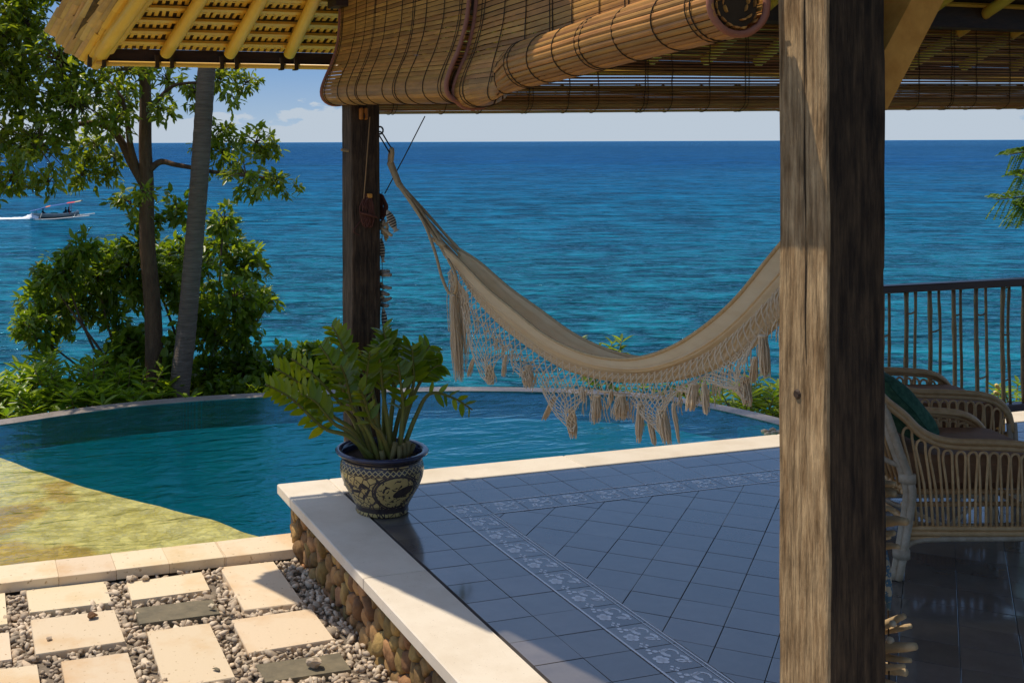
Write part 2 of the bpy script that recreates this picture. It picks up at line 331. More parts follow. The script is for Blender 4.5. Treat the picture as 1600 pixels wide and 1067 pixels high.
def sea_mat():
    m = bpy.data.materials.new('sea_water'); m.use_nodes = True
    t = m.node_tree; l = t.links.new; t.nodes.clear()
    o = ND(t, 'ShaderNodeOutputMaterial'); co = ND(t, 'ShaderNodeTexCoord')
    def mth(op, a, b_=None, c_=None):
        n = ND(t, 'ShaderNodeMath', operation=op)
        for i, v in enumerate((a, b_, c_)):
            if v is None: continue
            if isinstance(v, (int, float)): n.inputs[i].default_value = v
            else: l(v, n.inputs[i])
        return n.outputs[0]
    def noise_(sc, st, rot, det=4, dis=.6, rough=.55):
        mp = ND(t, 'ShaderNodeMapping', vector_type='TEXTURE'); mp.inputs['Scale'].default_value = (1 / st[0], 1 / st[1], 1); mp.inputs['Rotation'].default_value = (0, 0, R(rot - 18.5))
        l(co.outputs['Object'], mp.inputs[0])
        n = ND(t, 'ShaderNodeTexNoise'); n.inputs['Scale'].default_value = sc; n.inputs['Detail'].default_value = det; n.inputs['Distortion'].default_value = dis; n.inputs['Roughness'].default_value = rough
        l(mp.outputs[0], n.inputs['Vector']); return n.outputs[0]
    ln = ND(t, 'ShaderNodeVectorMath', operation='LENGTH'); l(co.outputs['Object'], ln.inputs[0])
    lg = mth('LOGARITHM', ln.outputs['Value'], 10.0)
    big = noise_(0.012, (0.35, 1.0, 1), 0)
    sm = mth('ADD', lg, mth('MULTIPLY_ADD', big, .55, -.27))
    mr = ND(t, 'ShaderNodeMapRange'); mr.inputs['From Min'].default_value = 1.4; mr.inputs['From Max'].default_value = 3.4; l(sm, mr.inputs[0])
    rp = ND(t, 'ShaderNodeValToRGB'); E = rp.color_ramp.elements   # the bottom falls away from turquoise shallows to deep blue
    E[0].position = 0.08; E[0].color = SEA_C[0]
    E[1].position = 1.0; E[1].color = SEA_C[4]
    for p, c in ((0.30, SEA_C[1]), (0.48, SEA_C[2]), (0.68, SEA_C[3])):
        x = E.new(p); x.color = c
    l(mr.outputs[0], rp.inputs[0])
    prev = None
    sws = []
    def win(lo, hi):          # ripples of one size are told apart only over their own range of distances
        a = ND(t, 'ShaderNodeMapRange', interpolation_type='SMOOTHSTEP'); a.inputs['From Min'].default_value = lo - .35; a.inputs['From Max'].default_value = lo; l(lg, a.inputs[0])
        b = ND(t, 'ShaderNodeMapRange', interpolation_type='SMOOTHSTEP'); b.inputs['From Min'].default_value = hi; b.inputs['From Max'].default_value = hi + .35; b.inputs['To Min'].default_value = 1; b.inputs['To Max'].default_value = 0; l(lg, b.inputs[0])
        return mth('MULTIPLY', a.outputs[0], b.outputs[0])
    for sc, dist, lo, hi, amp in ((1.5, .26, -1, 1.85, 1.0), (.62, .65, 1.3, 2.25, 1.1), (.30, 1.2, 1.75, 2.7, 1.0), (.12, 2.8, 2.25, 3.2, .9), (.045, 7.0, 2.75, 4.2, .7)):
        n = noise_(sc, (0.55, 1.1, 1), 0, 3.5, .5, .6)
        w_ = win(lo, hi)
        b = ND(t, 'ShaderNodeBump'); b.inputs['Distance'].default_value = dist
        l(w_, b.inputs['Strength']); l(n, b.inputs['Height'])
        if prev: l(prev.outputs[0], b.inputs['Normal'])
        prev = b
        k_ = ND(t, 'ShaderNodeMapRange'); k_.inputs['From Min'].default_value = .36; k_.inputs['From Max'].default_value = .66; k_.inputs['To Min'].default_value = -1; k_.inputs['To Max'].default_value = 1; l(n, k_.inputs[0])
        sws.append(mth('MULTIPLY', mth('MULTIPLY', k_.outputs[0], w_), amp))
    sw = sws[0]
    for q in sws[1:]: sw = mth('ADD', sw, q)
    # ripple reflections painted into the colour: dark troughs, pale crests
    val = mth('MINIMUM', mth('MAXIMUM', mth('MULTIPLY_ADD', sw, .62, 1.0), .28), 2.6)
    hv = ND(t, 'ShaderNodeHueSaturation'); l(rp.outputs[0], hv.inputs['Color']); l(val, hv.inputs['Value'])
    # white glints painted into the colour, along with sparse foam
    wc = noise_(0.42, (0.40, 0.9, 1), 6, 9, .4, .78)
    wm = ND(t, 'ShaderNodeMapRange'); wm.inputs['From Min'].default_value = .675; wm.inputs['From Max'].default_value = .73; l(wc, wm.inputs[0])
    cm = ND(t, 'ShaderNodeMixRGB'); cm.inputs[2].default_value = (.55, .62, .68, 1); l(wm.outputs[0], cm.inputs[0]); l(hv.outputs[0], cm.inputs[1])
    df = ND(t, 'ShaderNodeBsdfDiffuse'); l(cm.outputs[0], df.inputs[0]); l(prev.outputs[0], df.inputs['Normal'])
    gl = ND(t, 'ShaderNodeBsdfGlossy'); gl.inputs['Roughness'].default_value = 0.10; l(prev.outputs[0], gl.inputs['Normal'])
    gl.inputs[0].default_value = (0.22, 0.55, 0.80, 1)
    fr = ND(t, 'ShaderNodeFresnel'); fr.inputs[0].default_value = 1.20; l(prev.outputs[0], fr.inputs['Normal'])
    mx = ND(t, 'ShaderNodeMixShader'); l(fr.outputs[0], mx.inputs[0]); l(df.outputs[0], mx.inputs[1]); l(gl.outputs[0], mx.inputs[2]); l(mx.outputs[0], o.inputs[0])
    return m
SEA_C = [(0.006, 0.098, 0.115, 1), (0.004, 0.088, 0.125, 1), (0.001, 0.070, 0.140, 1), (0.001, 0.038, 0.125, 1), (0.001, 0.020, 0.070, 1)]
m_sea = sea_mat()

# ------------------------------------------------------------------ mesh helpers
def link(o, parent=None):
    COL.objects.link(o)
    if parent is not None:
        o.parent = parent
        o.matrix_parent_inverse = Matrix.Identity(4)
        o.location = o.location
    return o
def mesh(name, V, F, m, smooth=False):
    me = bpy.data.meshes.new(name)
    me.from_pydata([tuple(v) for v in V], [], F)
    if isinstance(m, (list, tuple)):
        for k in m: me.materials.append(k)
    elif m: me.materials.append(m)
    if smooth:
        me.polygons.foreach_set('use_smooth', [True] * len(me.polygons))
    me.update()
    return me
def obj(name, VF, m, parent=None, smooth=False, tag=None):
    me = mesh(name, VF[0], VF[1], m, smooth)
    if len(VF) > 2: me.polygons.foreach_set('material_index', VF[2])
    o = bpy.data.objects.new(name, me)
    COL.objects.link(o)
    if parent is not None:
        o.parent = parent
    if tag: props(o, *tag)
    return o
def inst(name, me, parent=None, loc=(0, 0, 0), rot=None):
    o = bpy.data.objects.new(name, me); COL.objects.link(o)
    if parent is not None: o.parent = parent
    o.location = loc
    if rot is not None: o.rotation_euler = rot
    return o
def props(o, label, cat, group=None, kind=None):
    o['label'] = label; o['category'] = cat
    if group: o['group'] = group
    if kind: o['kind'] = kind
    return o
def thing(name, label, cat, loc=(0, 0, 0), rz=0, group=None):
    o = bpy.data.objects.new(name, None); COL.objects.link(o)
    o.empty_display_size = 0.1
    o.location = loc; o.rotation_euler = (0, 0, rz)
    return props(o, label, cat, group)
def structure(o):
    o['kind'] = 'structure'; return o
def stuff(o):
    o['kind'] = 'stuff'; return o

class G:
    """collects pieces into one mesh"""
    def __init__(s): s.V = []; s.F = []; s.mi = []
    def add(s, VF, mi=0):
        n = len(s.V); s.V += [tuple(v) for v in VF[0]]; s.F += [tuple(i + n for i in f) for f in VF[1]]; s.mi += [mi] * len(VF[1])
        return s
    def vf(s): return s.V, s.F, s.mi
def box(c, d, rz=0.0):
    x, y, z = d[0] / 2, d[1] / 2, d[2] / 2
    V = [(-x, -y, -z), (x, -y, -z), (x, y, -z), (-x, y, -z), (-x, -y, z), (x, -y, z), (x, y, z), (-x, y, z)]
    cs, sn = math.cos(rz), math.sin(rz)
    V = [(c[0] + a * cs - b * sn, c[1] + a * sn + b * cs, c[2] + e_) for a, b, e_ in V]
    return V, [(0, 3, 2, 1), (4, 5, 6, 7), (0, 1, 5, 4), (1, 2, 6, 5), (2, 3, 7, 6), (3, 0, 4, 7)]
def bbox_bev(c, d, bv, rz=0.0):
    """box with chamfered top and side edges"""
    x, y, z = d[0] / 2, d[1] / 2, d[2] / 2
    def ring(dx, dy, k):
        return [(-x + dx, -y + dy + k), (-x + dx + k, -y + dy), (x - dx - k, -y + dy), (x - dx, -y + dy + k), (x - dx, y - dy - k), (x - dx - k, y - dy), (-x + dx + k, y - dy), (-x + dx, y - dy - k)]
    V = []
    for zz, ins in ((-z, bv), (-z + bv, 0), (z - bv, 0), (z, bv)):
        for p in ring(ins, ins, bv): V.append((p[0], p[1], zz))
    F = [tuple(range(7, -1, -1)), tuple(range(24, 32))]
    for r_ in range(3):
        for k in range(8): F.append((r_ * 8 + k, r_ * 8 + (k + 1) % 8, r_ * 8 + 8 + (k + 1) % 8, r_ * 8 + 8 + k))
    cs, sn = math.cos(rz), math.sin(rz)
    V = [(c[0] + a * cs - b * sn, c[1] + a * sn + b * cs, c[2] + e_) for a, b, e_ in V]
    return V, F
def beam(p, q, w, t, up=(0, 0, 1)):
    """rectangular bar from p to q; w across, t along up"""
    p, q = Vector(p), Vector(q); d = (q - p).normalized(); u = Vector(up)
    s = d.cross(u).normalized(); u = s.cross(d).normalized()
    V = []
    for e_ in (p, q):
        for a, b in ((-1, -1), (1, -1), (1, 1), (-1, 1)): V.append(e_ + s * (a * w / 2) + u * (b * t / 2))
    return V, [(0, 1, 2, 3), (7, 6, 5, 4), (0, 4, 5, 1), (1, 5, 6, 2), (2, 6, 7, 3), (3, 7, 4, 0)]
def tube(P, r, n=8, caps=True, flat=1.0):
    P = [Vector(p) for p in P]; k = len(P)
    if not hasattr(r, '__len__'): r = [r] * k
    T = []
    for i in range(k):
        d = P[min(i + 1, k - 1)] - P[max(i - 1, 0)]
        T.append(d.normalized() if d.length > 1e-9 else Vector((0, 0, 1)))
    ref = Vector((0, 0, 1)) if abs(T[0].z) < 0.9 else Vector((1, 0, 0))
    N = (ref - T[0] * ref.dot(T[0])).normalized()
    V, F = [], []
    for i in range(k):
        N = N - T[i] * N.dot(T[i])
        N = N.normalized() if N.length > 1e-9 else Vector((1, 0, 0))
        B = T[i].cross(N)
        for j in range(n):
            a = 2 * math.pi * j / n
            V.append(P[i] + N * (math.cos(a) * r[i] * flat) + B * (math.sin(a) * r[i]))
    for i in range(k - 1):
        for j in range(n):
            a = i * n + j; b = i * n + (j + 1) % n
            F.append((a, b, b + n, a + n))
    if caps:
        F.append(tuple(range(n - 1, -1, -1))); F.append(tuple(range((k - 1) * n, k * n)))
    return V, F
def lathe(prof, n=32, c=(0, 0, 0)):
    V, F = [], []
    for r_, z in prof:
        for j in range(n):
            a = 2 * math.pi * j / n; V.append((c[0] + r_ * math.cos(a), c[1] + r_ * math.sin(a), c[2] + z))
    for i in range(len(prof) - 1):
        for j in range(n):
            a = i * n + j; b = i * n + (j + 1) % n; F.append((a, b, b + n, a + n))
    return V, F
def prism(poly, z0, z1):
    n = len(poly)
    V = [(p[0], p[1], z0) for p in poly] + [(p[0], p[1], z1) for p in poly]
    F = [tuple(range(n - 1, -1, -1)), tuple(range(n, 2 * n))] + [(i, (i + 1) % n, n + (i + 1) % n, n + i) for i in range(n)]
    return V, F
def area2(poly): return sum(poly[i][0] * poly[(i + 1) % len(poly)][1] - poly[(i + 1) % len(poly)][0] * poly[i][1] for i in range(len(poly)))
def clip(poly, nx, ny, d):
    """keep nx*x+ny*y <= d"""
    o = []
    for i in range(len(poly)):
        p, q = poly[i], poly[(i + 1) % len(poly)]
        a, b = nx * p[0] + ny * p[1] - d, nx * q[0] + ny * q[1] - d
        if a <= 0: o.append(p)
        if (a < 0 < b) or (b < 0 < a):
            t = a / (a - b); o.append((p[0] + (q[0] - p[0]) * t, p[1] + (q[1] - p[1]) * t))
    return o
def cr_spline(P, n=8):
    P = [Vector(p) for p in P]; o = []
    for i in range(len(P) - 1):
        p0 = P[i - 1] if i else P[0] * 2 - P[1]; p1, p2 = P[i], P[i + 1]; p3 = P[i + 2] if i + 2 < len(P) else P[-1] * 2 - P[-2]
        for k in range(n):
            t = k / n
            o.append(0.5 * ((2 * p1) + (p2 - p0) * t + (2 * p0 - 5 * p1 + 4 * p2 - p3) * t * t + (3 * p1 - p0 - 3 * p2 + p3) * t ** 3))
    o.append(P[-1]); return o
def lerp_path(P, t):
    """point at fraction t of a polyline by index"""
    f_ = max(0, min(0.99999, t)) * (len(P) - 1); i = int(f_); return P[i].lerp(P[i + 1], f_ - i)
def wobble(VF, amp, sc, seed=0):
    o = Vector((seed * 3.1, seed * 7.7, seed * 1.3))
    return [Vector(v) + mnoise.noise_vector(Vector(v) * sc + o) * amp for v in VF[0]], VF[1]
def set_tone(me, tones):
    a = me.attributes.new('tone', 'FLOAT', 'FACE'); a.data.foreach_set('value', np.asarray(tones, dtype=np.float32))

ICO = None
def ico(sub=1):
    import bmesh
    bm = bmesh.new(); bmesh.ops.create_icosphere(bm, subdivisions=sub, radius=1.0)
    V = [v.co.copy() for v in bm.verts]; F = [tuple(v.index for v in f.verts) for f in bm.faces]; bm.free()
    return V, F

def big_mesh(name, V, F3, m, smooth=False):
    """numpy verts (n,3) and triangle faces (k,3)"""
    me = bpy.data.meshes.new(name)
    me.vertices.add(len(V)); me.vertices.foreach_set('co', V.astype(np.float32).ravel())
    me.loops.add(F3.size); me.loops.foreach_set('vertex_index', F3.astype(np.int32).ravel())
    me.polygons.add(len(F3)); me.polygons.foreach_set('loop_start', np.arange(0, F3.size, 3, dtype=np.int32))
    me.polygons.foreach_set('loop_total', np.full(len(F3), 3, dtype=np.int32))
    if smooth: me.polygons.foreach_set('use_smooth', np.ones(len(F3), dtype=bool))
    me.materials.append(m); me.update(calc_edges=True); me.validate()
    return me

# leaf template: base, 2 left, 2 right, tip, 2 midrib; along +x, width y, normal z
LEAF_V = np.array([(0, 0, 0), (.30, .5, .05), (.30, 0, -.03), (.30, -.5, .05), (.68, .42, .02), (.68, 0, -.06), (.68, -.42, .02), (1, 0, -.10)])
LEAF_F = np.array([(0, 2, 1), (0, 3, 2), (1, 2, 5), (1, 5, 4), (2, 3, 6), (2, 6, 5), (4, 5, 7), (5, 6, 7)])
def leaves_mesh(name, base, direc, up, length, width, m, tone):
    """many leaves in one mesh (numpy arrays)"""
    n = len(base)
    d = direc / np.linalg.norm(direc, axis=1, keepdims=True)
    s = np.cross(up, d); s /= (np.linalg.norm(s, axis=1, keepdims=True) + 1e-9)
    u = np.cross(d, s)
    V = base[:, None, :] + d[:, None, :] * (LEAF_V[None, :, 0:1] * length[:, None, None]) + s[:, None, :] * (LEAF_V[None, :, 1:2] * width[:, None, None]) + u[:, None, :] * (LEAF_V[None, :, 2:3] * length[:, None, None])
    F = (LEAF_F[None] + (np.arange(n) * 8)[:, None, None]).reshape(-1, 3)
    me = big_mesh(name, V.reshape(-1, 3), F, m, smooth=True)
    set_tone(me, np.repeat(tone, 8))
    return me

# ================================================================== SETTING: sea, land, sky edge
SEA_Z = -8.0
def sea_sheet():
    ang = np.linspace(0, 2 * math.pi, 97)[:-1]
    rad = [0.0] + list(np.geomspace(8, 90000, 46))
    V = [(0, 0, SEA_Z)]; F = []
    for r_ in rad[1:]:
        for a in ang: V.append((r_ * math.cos(a), r_ * math.sin(a), SEA_Z))
    n = len(ang)
    for j in range(n): F.append((0, 1 + j, 1 + (j + 1) % n))
    for i in range(len(rad) - 2):
        for j in range(n):
            a = 1 + i * n + j; b = 1 + i * n + (j + 1) % n; F.append((a, a + n, b + n, b))
    return V, F
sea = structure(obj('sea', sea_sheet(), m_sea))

def terr_z(x, y):
    if y < 5.0: return -0.36
    base = -0.36 if (x < -6 and y < 7) else -1.15
    t = max(0.0, min(1.0, (y - 9.6) / 15.0)); t2 = max(0, min(1, (x - 6.5) / 8))
    return base - 8.6 * t ** 1.2 - 3 * t2 * (1 - t) + 0.18 * mnoise.noise(Vector((x * .4, y * .4, 0)))
def terrain():
    V, F = [], []
    xs = np.linspace(-30, 34, 65); ys = np.concatenate([np.linspace(-12, 4.6, 10), np.linspace(5.5, 28, 46)])
    for y in ys:
        for x in xs:
            z = terr_z(x, y)
            if 5.1 < y < 9.0 and -5 < x < 5.6: z = -2.0
            V.append((x, y, z - (0.05 if y < 5 else 0)))
    n = len(xs)
    for i in range(len(ys) - 1):
        for j in range(n - 1):
            a = i * n + j; F.append((a, a + 1, a + n + 1, a + n))
    return V, F
ground = structure(obj('ground', terrain(), m_earth, smooth=True))

# ================================================================== SETTING: pool
POOL_A0 = 5.33
rim_pts = [(-3.6, 6.6), (-2.6, 7.25), (-1.5, 7.75), (-0.6, 8.02), (.216, 8.215), (.646, 8.355), (1.102, 8.464), (1.567, 8.49), (2.044, 8.465), (2.811, 8.357), (3.567, 8.162), (4.186, 7.895), (4.726, 7.517), (4.984, 7.096), (5.133, 6.542), (5.18, 5.9)]
rim = [Vector((p[0], p[1], 0)) for p in rim_pts]
rim = cr_spline(rim, 5)
pool = structure(thing('pool', 'x', 'x')); del pool['label']; del pool['category']
outline = [(-3.9, POOL_A0), (5.18, POOL_A0)] + [(p.x, p.y) for p in reversed(rim)] + [(-3.9, 6.2)]
WZ = -0.30
water = structure(obj('pool_water', ([(p[0], p[1], WZ) for p in outline], [tuple(range(len(outline)))]), m_pool_water))
g = G()
n = len(outline)
g.add(([(p[0], p[1], WZ + 0.002) for p in outline] + [(p[0], p[1], -1.75) for p in outline], [(i, n + i, n + (i + 1) % n, (i + 1) % n) for i in range(n)] + [tuple(range(n, 2 * n))]))
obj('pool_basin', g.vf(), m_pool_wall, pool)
ledge_edge = [at_z(px, py, WZ - 0.06) for px, py in ((-120, 655), (0, 705), (100, 740), (200, 768), (250, 780), (330, 800), (390, 822), (452, 838))]
ledge_edge = [p + Vector((0.012 * mnoise.noise(Vector((p.x * 5, p.y * 5, 1))), 0.016 * mnoise.noise(Vector((p.x * 6, p.y * 6, 7))), 0)) for p in cr_spline(ledge_edge, 9)]
lp = [(p.x, p.y) for p in ledge_edge if p.y > POOL_A0 + .02] + [(ledge_edge[-1].x, POOL_A0 + 0.012), (-3.85, POOL_A0 + 0.012), (-3.85, ledge_edge[0].y)]
lp = lp[::-1]
obj('shallow_ledge', prism(lp, -1.70, WZ - 0.10), m_ledge, pool)
# overflow rim
def offset_curve(P, d):
    o = []
    for i in range(len(P)):
        t = (P[min(i + 1, len(P) - 1)] - P[max(i - 1, 0)]).normalized(); o.append(P[i] + Vector((-t.y, t.x, 0)) * d)
    return o
ro = offset_curve(rim, 0.15); k = len(rim)
V = []; F = []
for P, z in ((rim, -0.5), (rim, WZ + 0.006), (ro, WZ + 0.006), (ro, -1.5)):
    V += [(p.x, p.y, z) for p in P]
for r_ in range(3):
    for i in range(k - 1): F.append((r_ * k + i, (r_ + 1) * k + i, (r_ + 1) * k + i + 1, r_ * k + i + 1))
obj('overflow_rim', (V, F), m_rim, pool)
# near coping slabs, one by one
xs = [-3.3 + .245 * i for i in range(20)]
b_j = [at_z(px, py, -0.25).x for px, py in ((92, 900), (182, 890), (264, 878), (348, 866))]
joints = [b_j[0] - 0.25 * i for i in range(12, 0, -1)] + b_j + [1.10, 1.46]
for x0, x1 in zip(joints[:-1], joints[1:]):
    obj('coping_stone', bbox_bev(((x0 + x1) / 2, 5.24 + random.uniform(-.002, .002), -0.272 + random.uniform(-.001, .001)), (x1 - x0 - 0.0008, 0.215, 0.044), 0.0018), m_coping_pool if 'm_coping_pool' in globals() else m_paver, pool)
obj('coping_wall', box((-1.1, 5.245, -0.67), (5.06, 0.16, 0.752)), m_mortar, pool)

# ================================================================== SETTING: gravel yard with pavers
GZ = -0.315
yard = structure(obj('gravel_bed', prism([(-4.5, -1.5), (1.46, -1.5), (1.46, 5.17), (-4.5, 5.17)], -0.45, GZ), M('gravel_dust', (0.26, 0.21, 0.15), (0.14, 0.11, 0.08), rough=1, scale=30)))
S6 = 2.4984
PZ = -0.285
def z6(x, y): return (x / S6, 640 + y / S6)
pav = [
    ([(100, 700), (410, 665), (437, 748), (117, 788)], 0, 'pale cream stepping stone just below the pool coping, left one'),
    ([(497, 677), (787, 627), (818, 700), (513, 745)], 0, 'thin cream stepping stone with coral bits on its far edge'),
    ([(860, 612), (1070, 590), (1182, 752), (950, 782)], 0, 'cream stepping stone crossed by the pointed roof shadow'),
    ([(525, 770), (830, 735), (862, 793), (543, 833)], 1, 'narrow olive brown stepping stone among the cream ones'),
    ([(118, 820), (445, 780), (492, 900), (140, 955)], 0, 'cream stepping stone carrying two loose pebbles'),
    ([(905, 818), (1215, 775), (1305, 890), (970, 948)], 0, 'honey veined stepping stone next to the stone wall'),
    ([(577, 862), (820, 832), (915, 1040), (640, 1090)], 0, 'tall honey stepping stone with rusty veins'),
    ([(238, 980), (500, 945), (545, 1080), (262, 1120)], 0, 'cream stepping stone with an ochre stain cut by the bottom edge'),
    ([(995, 992), (1330, 945), (1370, 1010), (1040, 1060)], 1, 'dark grey stepping stone with one coral chip on it'),
    ([(-160, 735), (20, 712), (30, 832), (-150, 858)], 0, 'cream stepping stone cut by the left edge, upper one'),
    ([(-180, 900), (35, 865), (47, 972), (-170, 1005)], 0, 'cream stepping stone cut by the left edge, lower one'),
    ([(-160, 1035), (145, 998), (165, 1110), (-150, 1150)], 0, 'ochre stepping stone in the lower left corner'),
    ([(1265, 1085), (1420, 1055), (1480, 1130), (1330, 1160)], 0, 'honey stepping stone in front of the dark grey one'),
]
pav_polys = []
m_paver_l = m_paver
for q, dk, lab in pav:
    P = [at_z(*z6(*p), PZ) for p in q]
    poly = [(p.x, p.y) for p in P]
    # square the slab up to the yard's axes
    x0 = (poly[0][0] + poly[3][0]) / 2; x1 = (poly[1][0] + poly[2][0]) / 2; y1 = (poly[0][1] + poly[1][1]) / 2; y0 = (poly[2][1] + poly[3][1]) / 2
    sk = 0.5
    rect = [(x0, y1), (x1, y1), (x1, y0), (x0, y0)]
    poly = [(p[0] * sk + r_[0] * (1 - sk), p[1] * sk + r_[1] * (1 - sk)) for p, r_ in zip(poly, rect)]
    poly = poly[::-1] if area2(poly) < 0 else poly
    pav_polys.append((poly, dk, lab))
pav_obs = []
for poly, dk, lab in pav_polys:
    c = Vector((sum(p[0] for p in poly) / len(poly), sum(p[1] for p in poly) / len(poly), 0))
    ins = [(p[0] + (c.x - p[0]) * .012, p[1] + (c.y - p[1]) * .012) for p in poly]
    dz = random.uniform(-.004, .004) - (0.004 if dk else 0)
    n = len(poly)
    V = [(p[0] - c.x, p[1] - c.y, -.05) for p in poly] + [(p[0] - c.x, p[1] - c.y, -.004) for p in poly] + [(p[0] - c.x, p[1] - c.y, 0) for p in ins]
    F = [(i, (i + 1) % n, n + (i + 1) % n, n + i) for i in range(n)] + [(n + i, n + (i + 1) % n, 2 * n + (i + 1) % n, 2 * n + i) for i in range(n)] + [tuple(range(2 * n, 3 * n))]
    o = obj('stepping_stone', (V, F), m_paver_dark if dk else m_paver)
    o.location = (c.x, c.y, PZ + dz); o.rotation_euler = (random.uniform(-.006, .006), random.uniform(-.006, .006), 0)
    props(o, lab, 'stepping stone', 'stepping stones set in the coral gravel')

def in_poly(P, poly, m_=0.0):
    r_ = np.ones(len(P), bool)
    for i in range(len(poly)):
        p, q = np.array(poly[i]), np.array(poly[(i + 1) % len(poly)]); e_ = q - p; nrm = np.array((-e_[1], e_[0])) / (np.hypot(*e_) + 1e-9)
        r_ &= ((P - p) @ nrm) > -m_
    return r_
def gravel():
    base = []
    V0, F0 = ico(1)
    V0 = np.array([tuple(v) for v in V0]); F0 = np.array(F0)
    for kx in range(10):
        s_ = RNG.uniform(0.55, 1.0, 3); s_[0] *= RNG.uniform(1.0, 2.1); s_[2] *= .75
        W_ = V0 * (1 + RNG.normal(0, .13, (len(V0), 1))) * s_
        if kx % 3 == 0: W_[:, 1] += 0.45 * W_[:, 0] ** 2 * RNG.choice([-1, 1]) * .5
        base.append(W_)
    cand = np.column_stack([RNG.uniform(-2.2, 1.43, 60000), RNG.uniform(2.2, 5.13, 60000)])
    keep = np.ones(len(cand), bool)
    for poly, dk, lab in pav_polys: keep &= ~in_poly(cand, poly, -0.006)
    cand = cand[keep]
    d = np.hypot(cand[:, 0], cand[:, 1])
    cand = cand[RNG.random(len(cand)) < np.clip(1.25 - np.maximum(0, 3.0 - d) * .6, .25, 1)]
    cand = cand[:21000]
    VV, FF = [], []; off = 0
    for i, p in enumerate(cand):
        sz = RNG.uniform(.009, .0185) * (1.5 if RNG.random() < .12 else 1)
        B = base[RNG.integers(10)] * sz
        a, b, c_ = RNG.uniform(0, 6.28), RNG.normal(0, .5), RNG.normal(0, .5)
        Rm = np.array(Matrix.Rotation(a, 3, 'Z') @ Matrix.Rotation(b, 3, 'X') @ Matrix.Rotation(c_, 3, 'Y'))
        layer = 0.004 + (RNG.random() < .5) * .010 + RNG.uniform(0, .007)
        VV.append(B @ Rm.T + np.array((p[0], p[1], GZ + layer))); FF.append(F0 + off); off += len(V0)
    me = big_mesh('coral_gravel', np.concatenate(VV), np.concatenate(FF), m_gravel_s, smooth=True)
    t = np.repeat(RNG.random(len(cand)), len(F0)); set_tone(me, t)
    return me
def gravel_mat():
    m = m_gravel.copy(); m.name = 'coral_gravel'
    t = m.node_tree; l = t.links.new; b = t.nodes['Principled BSDF']
    src = b.inputs['Base Color'].links[0].from_socket
    at = ND(t, 'ShaderNodeAttribute', attribute_name='tone'); mr = ND(t, 'ShaderNodeMapRange'); mr.inputs['To Min'].default_value = .62; mr.inputs['To Max'].default_value = 1.45
    l(at.outputs['Fac'], mr.inputs[0])
    mu = ND(t, 'ShaderNodeMixRGB', blend_type='MULTIPLY'); mu.inputs[0].default_value = 1; l(src, mu.inputs[1]); l(mr.outputs[0], mu.inputs[2]); l(mu.outputs[0], b.inputs['Base Color'])
    return m
m_gravel_s = gravel_mat()
o = inst('coral_gravel', gravel()); stuff(o); o['label'] = 'bleached coral rubble filling the gaps between the stepping stones'; o['category'] = 'gravel'
# loose stones lying on the slabs
def rock(name, px, py, r_, m, lab, seed, z=PZ, flat=.62):
    p = at_z(px, py, z + 0.002); V, F = ico(2)
    V = [Vector((v.x * r_ * 1.25, v.y * r_ * .9, v.z * r_ * flat)) for v in V]
    V, F = wobble((V, F), r_ * .55, .9 / r_, seed)
    zm = min(v.z for v in V); V = [v - Vector((0, 0, zm + .001)) for v in V]
    o = obj(name, (V, F), m, smooth=False); o.location = p; o.rotation_euler = (0, 0, seed * 1.3)
    return props(o, lab, 'stone', 'loose stones lying on the stepping stones')
rock('loose_stone', 145, 965, .019, m_stone, 'brown pebble on the cream stepping stone, larger of two', 3)
rock('loose_stone', 77, 999, .010, m_gravel, 'tiny grey pebble on the same cream stepping stone', 5)
rock('loose_stone', 203, 907, .016, m_gravel, 'coral lump at the left corner of the thin cream slab', 6)
rock('loose_stone', 226, 905, .017, m_gravel, 'coral lump on the thin cream slab beside the corner lump', 8)
rock('loose_stone', 331, 951, .013, m_paver, 'sandy pebble at the right end of the olive brown slab', 9)
rock('loose_stone', 491, 1042, .026, m_gravel, 'grey coral chip lying on the dark grey slab', 12)
rock('loose_stone', 339, 1046, .012, m_paver_dark, 'flat brown flake on the tall veined slab', 14, flat=.25)

# ================================================================== SETTING: terrace floor
TS = 0.17
BX0, BX1 = 1.982, 2.152         # border column (between the two light lines)
BY1, BY0 = 4.738, 4.568         # border row along the sea side
terrace = structure(obj('terrace', prism([(1.52, -1.0), (7.2, -1.0), (7.2, 5.265), (1.52, 5.265)], -0.9, -0.012), m_grout))
def tile_vf(poly, top=0.0, bot=-0.0119, bev=0.0010, gap=0.0010):
    """tile from a plan polygon: chamfered rim"""
    c = Vector((sum(p[0] for p in poly) / len(poly), sum(p[1] for p in poly) / len(poly)))
    def shrink(d):
        o = list(poly)
        n_ = len(poly)
        for i in range(n_):
            p, q = poly[i], poly[(i + 1) % n_]; ex, ey = q[0] - p[0], q[1] - p[1]; ln = math.hypot(ex, ey)
            if ln < 1e-6: continue
            nx, ny = ey / ln, -ex / ln
            o = clip(o, nx, ny, nx * p[0] + ny * p[1] - d)
            if len(o) < 3: return []
        return o
    a, b = shrink(gap), shrink(gap + bev)
    if len(a) < 3 or len(b) != len(a): return None
    n_ = len(a)
    V = [(p[0], p[1], bot) for p in a] + [(p[0], p[1], top - bev * .6) for p in a] + [(p[0], p[1], top) for p in b]
    F = [(i, (i + 1) % n_, n_ + (i + 1) % n_, n_ + i) for i in range(n_)] + [(n_ + i, n_ + (i + 1) % n_, 2 * n_ + (i + 1) % n_, 2 * n_ + i) for i in range(n_)] + [tuple(range(2 * n_, 3 * n_))]
    return V, F
tiles = []     # (polygon, is_border)
CX0, CY1 = 1.632, 5.072         # inner edges of the stone coping
XR, YN = 7.1, -0.6
def rect(x0, y0, x1, y1): return [(x0, y0), (x1, y0), (x1, y1), (x0, y1)]
